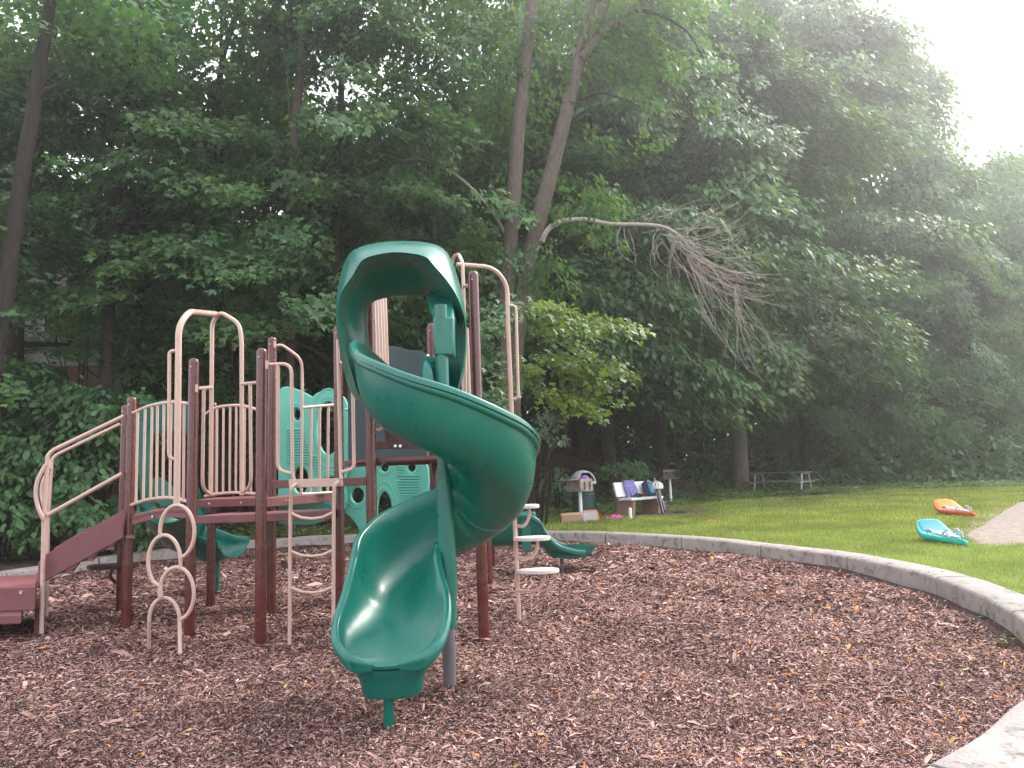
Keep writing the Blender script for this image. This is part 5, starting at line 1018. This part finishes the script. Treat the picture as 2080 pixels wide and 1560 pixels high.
for a_, c_, r_ in (((0, .32, .82), (0, .55, .30), .017), ((0, .30, .86), (0, .70, .86), .015), ((0, .55, .30), (0, .72, .92), .015), ((0, .14, .78), (0, .55, .30), .018), ((0, .14, .86), (0, .70, .84), .015), ((0, .55, .3), (.04, 1.0, .34), .010), ((0, .55, .3), (-.04, 1.0, .34), .010), ((0, .70, .84), (.03, 1.0, .34), .008), ((0, .70, .84), (-.03, 1.0, .34), .008)): sweep(b, [a_, c_], r_, 8)
obj('frame', b, MT['black'], BK, smooth=True)
b = bmesh.new()
for sx in (-1, 1): sweep(b, [(0, .12, .74), (sx * .045, .10, .68), (sx * .05, 0, .34)], .012, 8)
sweep(b, [(0, .15, .72), (0, .11, .95)], .016, 8); obj('fork', b, MT['silver'], BK, smooth=True)
b = bmesh.new(); sweep(b, fillet([(-.21, -.04, .78), (-.21, -.08, .86), (-.21, 0, .95), (-.2, .08, .97), (.2, .08, .97), (.21, 0, .95), (.21, -.08, .86), (.21, -.04, .78)], .05), .015, 8); obj('handlebar', b, MT['black'], BK, smooth=True)
b = bmesh.new(); sweep(b, [(0, .62, .95), (0, .74, .965), (0, .90, .97)], [.02, .05, .08], 10, squash=.4); obj('saddle', b, MT['black'], BK, smooth=True)
b = bmesh.new()
for sx in (-1, 1): sweep(b, [(0, .55, .30), (sx * .08, .55, .30), (sx * .08, .55 + sx * .1, .30 - sx * .13), (sx * .16, .55 + sx * .1, .30 - sx * .13)], .010, 6)
obj('crank', b, MT['silver'], BK)
q = P(1335, 987, 19.15); e = empty('helmet', (q.x, 19.15, q.z - .075), .5); tag(e, 'white vented bicycle helmet hung on the handlebar', 'helmet')
b = bmesh.new(); bmesh.ops.create_icosphere(b, subdivisions=4, radius=1)
for v in b.verts: v.co = Vector((v.co.x * .145, v.co.y * .165, max(v.co.z, -.25) * .155 + .045))
obj('shell', b, MT['white'], e, smooth=True)
for k in range(14):
    t = (k % 5 - 2) * .52; ph = (.35, .75, 1.1)[k // 5]; d = Vector((math.sin(t) * math.cos(ph), -math.cos(t) * math.cos(ph), math.sin(ph))); p_ = Vector((d.x * .142, d.y * .162, d.z * .152 + .045)); b = bmesh.new(); bmesh.ops.create_icosphere(b, subdivisions=2, radius=1, matrix=Matrix.Translation(p_) @ d.to_track_quat('Z', 'Y').to_matrix().to_4x4() @ Matrix.Diagonal((.013, .028, .007, 1))); obj('vent', b, MT['black'], e)
# picnic table
ta, tb_ = P(1536, 1000, 29.0), P(1643, 1010, 27.6); PT = empty('picnic_table', ((ta.x + tb_.x) / 2, 28.3, float(terr((ta.x + tb_.x) / 2, 28.3))), math.atan2(tb_.y - ta.y, tb_.x - ta.x)); tag(PT, 'grey picnic table under the large tree', 'picnic table')
hl = 1.08
for i in range(4): bx_('table_board', (-hl, -.36 + i * .185, .74), (hl, -.36 + i * .185 + .17, .785), 'greywood', PT, bevel=.004)
for sy in (-1, 1):
    for k in (0, 1): bx_('bench_board', (-hl, sy * .72 - .14 + k * .145, .43), (hl, sy * .72 - .01 + k * .145, .47), 'greywood', PT, bevel=.004)
for sx in (-.86, .95):
    b = bmesh.new()
    for sy in (-1, 1): sweep(b, fillet([(sx, sy * .30, .74), (sx, sy * .36, .45), (sx, sy * .50, -.05)], .1), .03, 8); sweep(b, [(sx, sy * .42, .41), (sx, sy * .84, .41)], .025, 8)
    sweep(b, [(sx, -.32, .72), (sx, .32, .72)], .025, 8); sweep(b, [(sx, -.4, .41), (sx, .4, .41)], .022, 8); obj('leg_frame', b, MT['galv'], PT, smooth=True)
    b = bmesh.new(); sweep(b, [(sx * .92, 0, .42), (sx * .45, 0, .72)], .018, 8); obj('brace', b, MT['galv'], PT, smooth=True)
# two paddle craft on the grass
def craft(px0, py0, px1, py1, wid, hullm, nosem, label):
    def gz_(px, py):
        z = .2
        for _ in range(4): q = G(px, py, z); z = float(terr(q.x, q.y)) + .02
        return q
    a_, b_ = gz_(px0, py0), gz_(px1, py1); d = b_ - a_; ln = Vector((d.x, d.y, 0)).length; e = empty('paddle_craft', (a_.x, a_.y, float(terr(a_.x, a_.y))), math.atan2(d.y, d.x)); tag(e, label, 'kayak')
    def ring(t, k=1.0, top=False):
        w_ = wid / 2 * (math.sin(math.pi * min(1, t * 1.15 + .06) ** .62) ** .75 if t < .85 else max(.12, math.sin(math.pi * min(1, .85 * 1.15 + .06) ** .62) ** .75 * (1 - (t - .85) / .15 * .75)))
        z0 = .09 * max(0, 1 - t / .28) ** 1.6; h = .15 - .07 * t; return t * ln, max(w_, .02), z0, h
    b = bmesh.new(); R_ = []
    for i in range(19):
        x, w_, z0, h = ring(i / 18); zt = z0 + h + .10 * max(0, 1 - i / 5) ** 1.5
        R_.append([b.verts.new((x, u * w_, z)) for u, z in ((-1, zt), (-1.02, z0 + h * .7), (-.86, z0 + h * .3), (-.5, z0 + .02), (0, z0), (.5, z0 + .02), (.86, z0 + h * .3), (1.02, z0 + h * .7), (1, zt), (.88, zt + .01), (.5, zt - .01), (0, zt + .0), (-.5, zt - .01), (-.88, zt + .01))])
    for i in range(18):
        for k in range(14): b.faces.new((R_[i][k], R_[i][(k + 1) % 14], R_[i + 1][(k + 1) % 14], R_[i + 1][k]))
    b.faces.new(R_[0]); b.faces.new(R_[-1]); obj('hull', b, MT[hullm], e, smooth=True, sub=1)
    def decking(t0, t1, kk, mat, nm, lift):
        b = bmesh.new(); A = []
        for i in range(11):
            t = t0 + (t1 - t0) * i / 10; x, w_, z0, h = ring(t); zt = z0 + h + .10 * max(0, 1 - t * 18 / 5) ** 1.5; e_ = kk * (1 if 0 < i < 10 else .75)
            A.append([b.verts.new((x, u * w_ * e_, zt + lift * (1 if abs(u) < 1 else .3))) for u in (-1, -.8, -.4, 0, .4, .8, 1)])
        for i in range(10):
            for k in range(6): b.faces.new((A[i][k], A[i][k + 1], A[i + 1][k + 1], A[i + 1][k]))
        o = obj(nm, b, MT[mat], e, smooth=True); s_ = o.modifiers.new('s', 'SOLIDIFY'); s_.thickness = .02; return o
    decking(.03, .24, .85, nosem, 'bow_deck', .022); decking(.24, .80, .50, 'kay_w', 'seat_deck', .028)
    for t in (.42, .66):
        x, w_, z0, h = ring(t)
        for sy in (-1, 1): b = bmesh.new(); sweep(b, fillet([(x - .09, sy * w_ * .9, z0 + h), (x - .06, sy * w_ * .95, z0 + h + .075), (x + .06, sy * w_ * .95, z0 + h + .075), (x + .09, sy * w_ * .9, z0 + h)], .03), .014, 8); obj('grab_handle', b, MT['kay_w'], e, smooth=True)
craft(1886, 1094, 1966, 1108, .48, 'kay_t', 'kay_b', 'turquoise child kayak with a pale deck lying on the lawn by the sand')
craft(1916, 1042, 1982, 1051, .55, 'kay_o', 'kay_y', 'orange child kayak with an amber bow lying beyond the turquoise one')
# house seen through the leaves
hx = P(120, 800, 26).x; HS = empty('brick_house', (hx, 26, 1.9), math.radians(8)); tag(HS, 'brick and siding house half hidden by leaves on the slope', 'house')
bx_('brick_wall', (-5, 0, -1), (5.2, 6, 3.9), 'brick', HS, bevel=0)
b = bmesh.new(); box(b, (-5.05, -.05, 3.9), (5.25, 6, 7.6))
o = obj('siding_wall', b, MT['siding'], HS)
for i in range(24): bb = bmesh.new() if i == 0 else bb; prism(bb, [Vector((-5.06, -.052, 3.92 + i * .15)), Vector((-5.06, -.075, 3.92 + i * .15)), Vector((-5.06, -.053, 4.06 + i * .15))], (10.3, 0, 0))
obj('siding_board', bb, MT['siding'], o)
b = bmesh.new(); prism(b, [Vector((-5.5, -.6, 7.55)), Vector((-5.5, 6.6, 7.55)), Vector((-5.5, 3, 10))], (11.2, 0, 0)); obj('roof', b, MT['roof'], HS)
for x, z in ((-3.4, 1.9), (-.6, 1.9), (2.4, 1.9), (-3.4, 5), (-.6, 5), (2.4, 5)):
    f = bx_('window', (x, -.09, z), (x + 1.1, -.03, z + 1.3), 'white', HS); bx_('pane', (x + .08, -.1, z + .08), (x + 1.02, -.085, z + 1.22), 'glass', f, bevel=0)
bx_('downspout', (3.9, -.2, 3.6), (4.02, -.08, 7.5), 'white', HS); bx_('porch_rail', (-4.6, -1.0, 2.4), (-1, -.9, 2.5), 'white', HS)
# weeds against the kerb
def weed(px, py, h, label, seed):
    r_ = np.random.default_rng(seed); q = G(px, py, 0); e = empty('weed', (q.x, q.y, 0)); tag(e, label, 'weed'); n = 16; a = r_.uniform(0, 6.28, n); zz = r_.uniform(.15, 1, n) * h
    pos = np.stack([np.cos(a) * .015, np.sin(a) * .015, zz], 1); ax = np.stack([np.cos(a), np.sin(a), r_.uniform(0, .5, n)], 1) * (.06 * (1.3 - zz / h))[:, None]; ay = np.stack([-np.sin(a), np.cos(a), np.zeros(n)], 1) * (.06 * (1.3 - zz / h))[:, None]
    pieces('leaves', pos, ax, ay, OVAL if not NOTREES else CHIP, r_.random(n), MT['leafy'], e); b = bmesh.new(); sweep(b, [(0, 0, -.02), (.005, .005, h)], .003, 5); obj('stem', b, MT['leafy'], e)
for i, (x, y, h, l) in enumerate([(1798, 1176, .13, 'young weed at the kerb joint left of the turquoise kayak'), (2006, 1262, .10, 'sprig of weed growing against the kerb face'), (2050, 1312, .09, 'small weed at the kerb foot near the right edge'), (1520, 1128, .08, 'low clump of weed under the middle of the kerb'), (630, 1100, .10, 'weed at the kerb seen between the ladder rungs'), (1408, 1116, .09, 'small weed at the kerb below the bicycle')]): weed(x, y, h, l, 200 + i)

# ------------------------------------------------------------------ haze
if not NOHAZE:
    bm = bmesh.new(); box(bm, (-175, -165, -4), (175, 180, 46)); hz = obj('haze', bm, None); tag(hz, 'thin pale evening haze added to give the veiling glare on the right', 'haze', kind='stuff')
    m = bpy.data.materials.new('haze'); m.use_nodes = True; nt = m.node_tree; nt.nodes.remove(nt.nodes['Principled BSDF']); v = nt.nodes.new('ShaderNodeVolumePrincipled')
    v.inputs['Density'].default_value = .0033; v.inputs['Color'].default_value = (.93, .92, .95, 1); v.inputs['Anisotropy'].default_value = .8  # scattering volume added in place of lens glare over the right-hand trees
    nt.links.new(v.outputs[0], nt.nodes['Material Output'].inputs['Volume']); hz.data.materials.append(m)
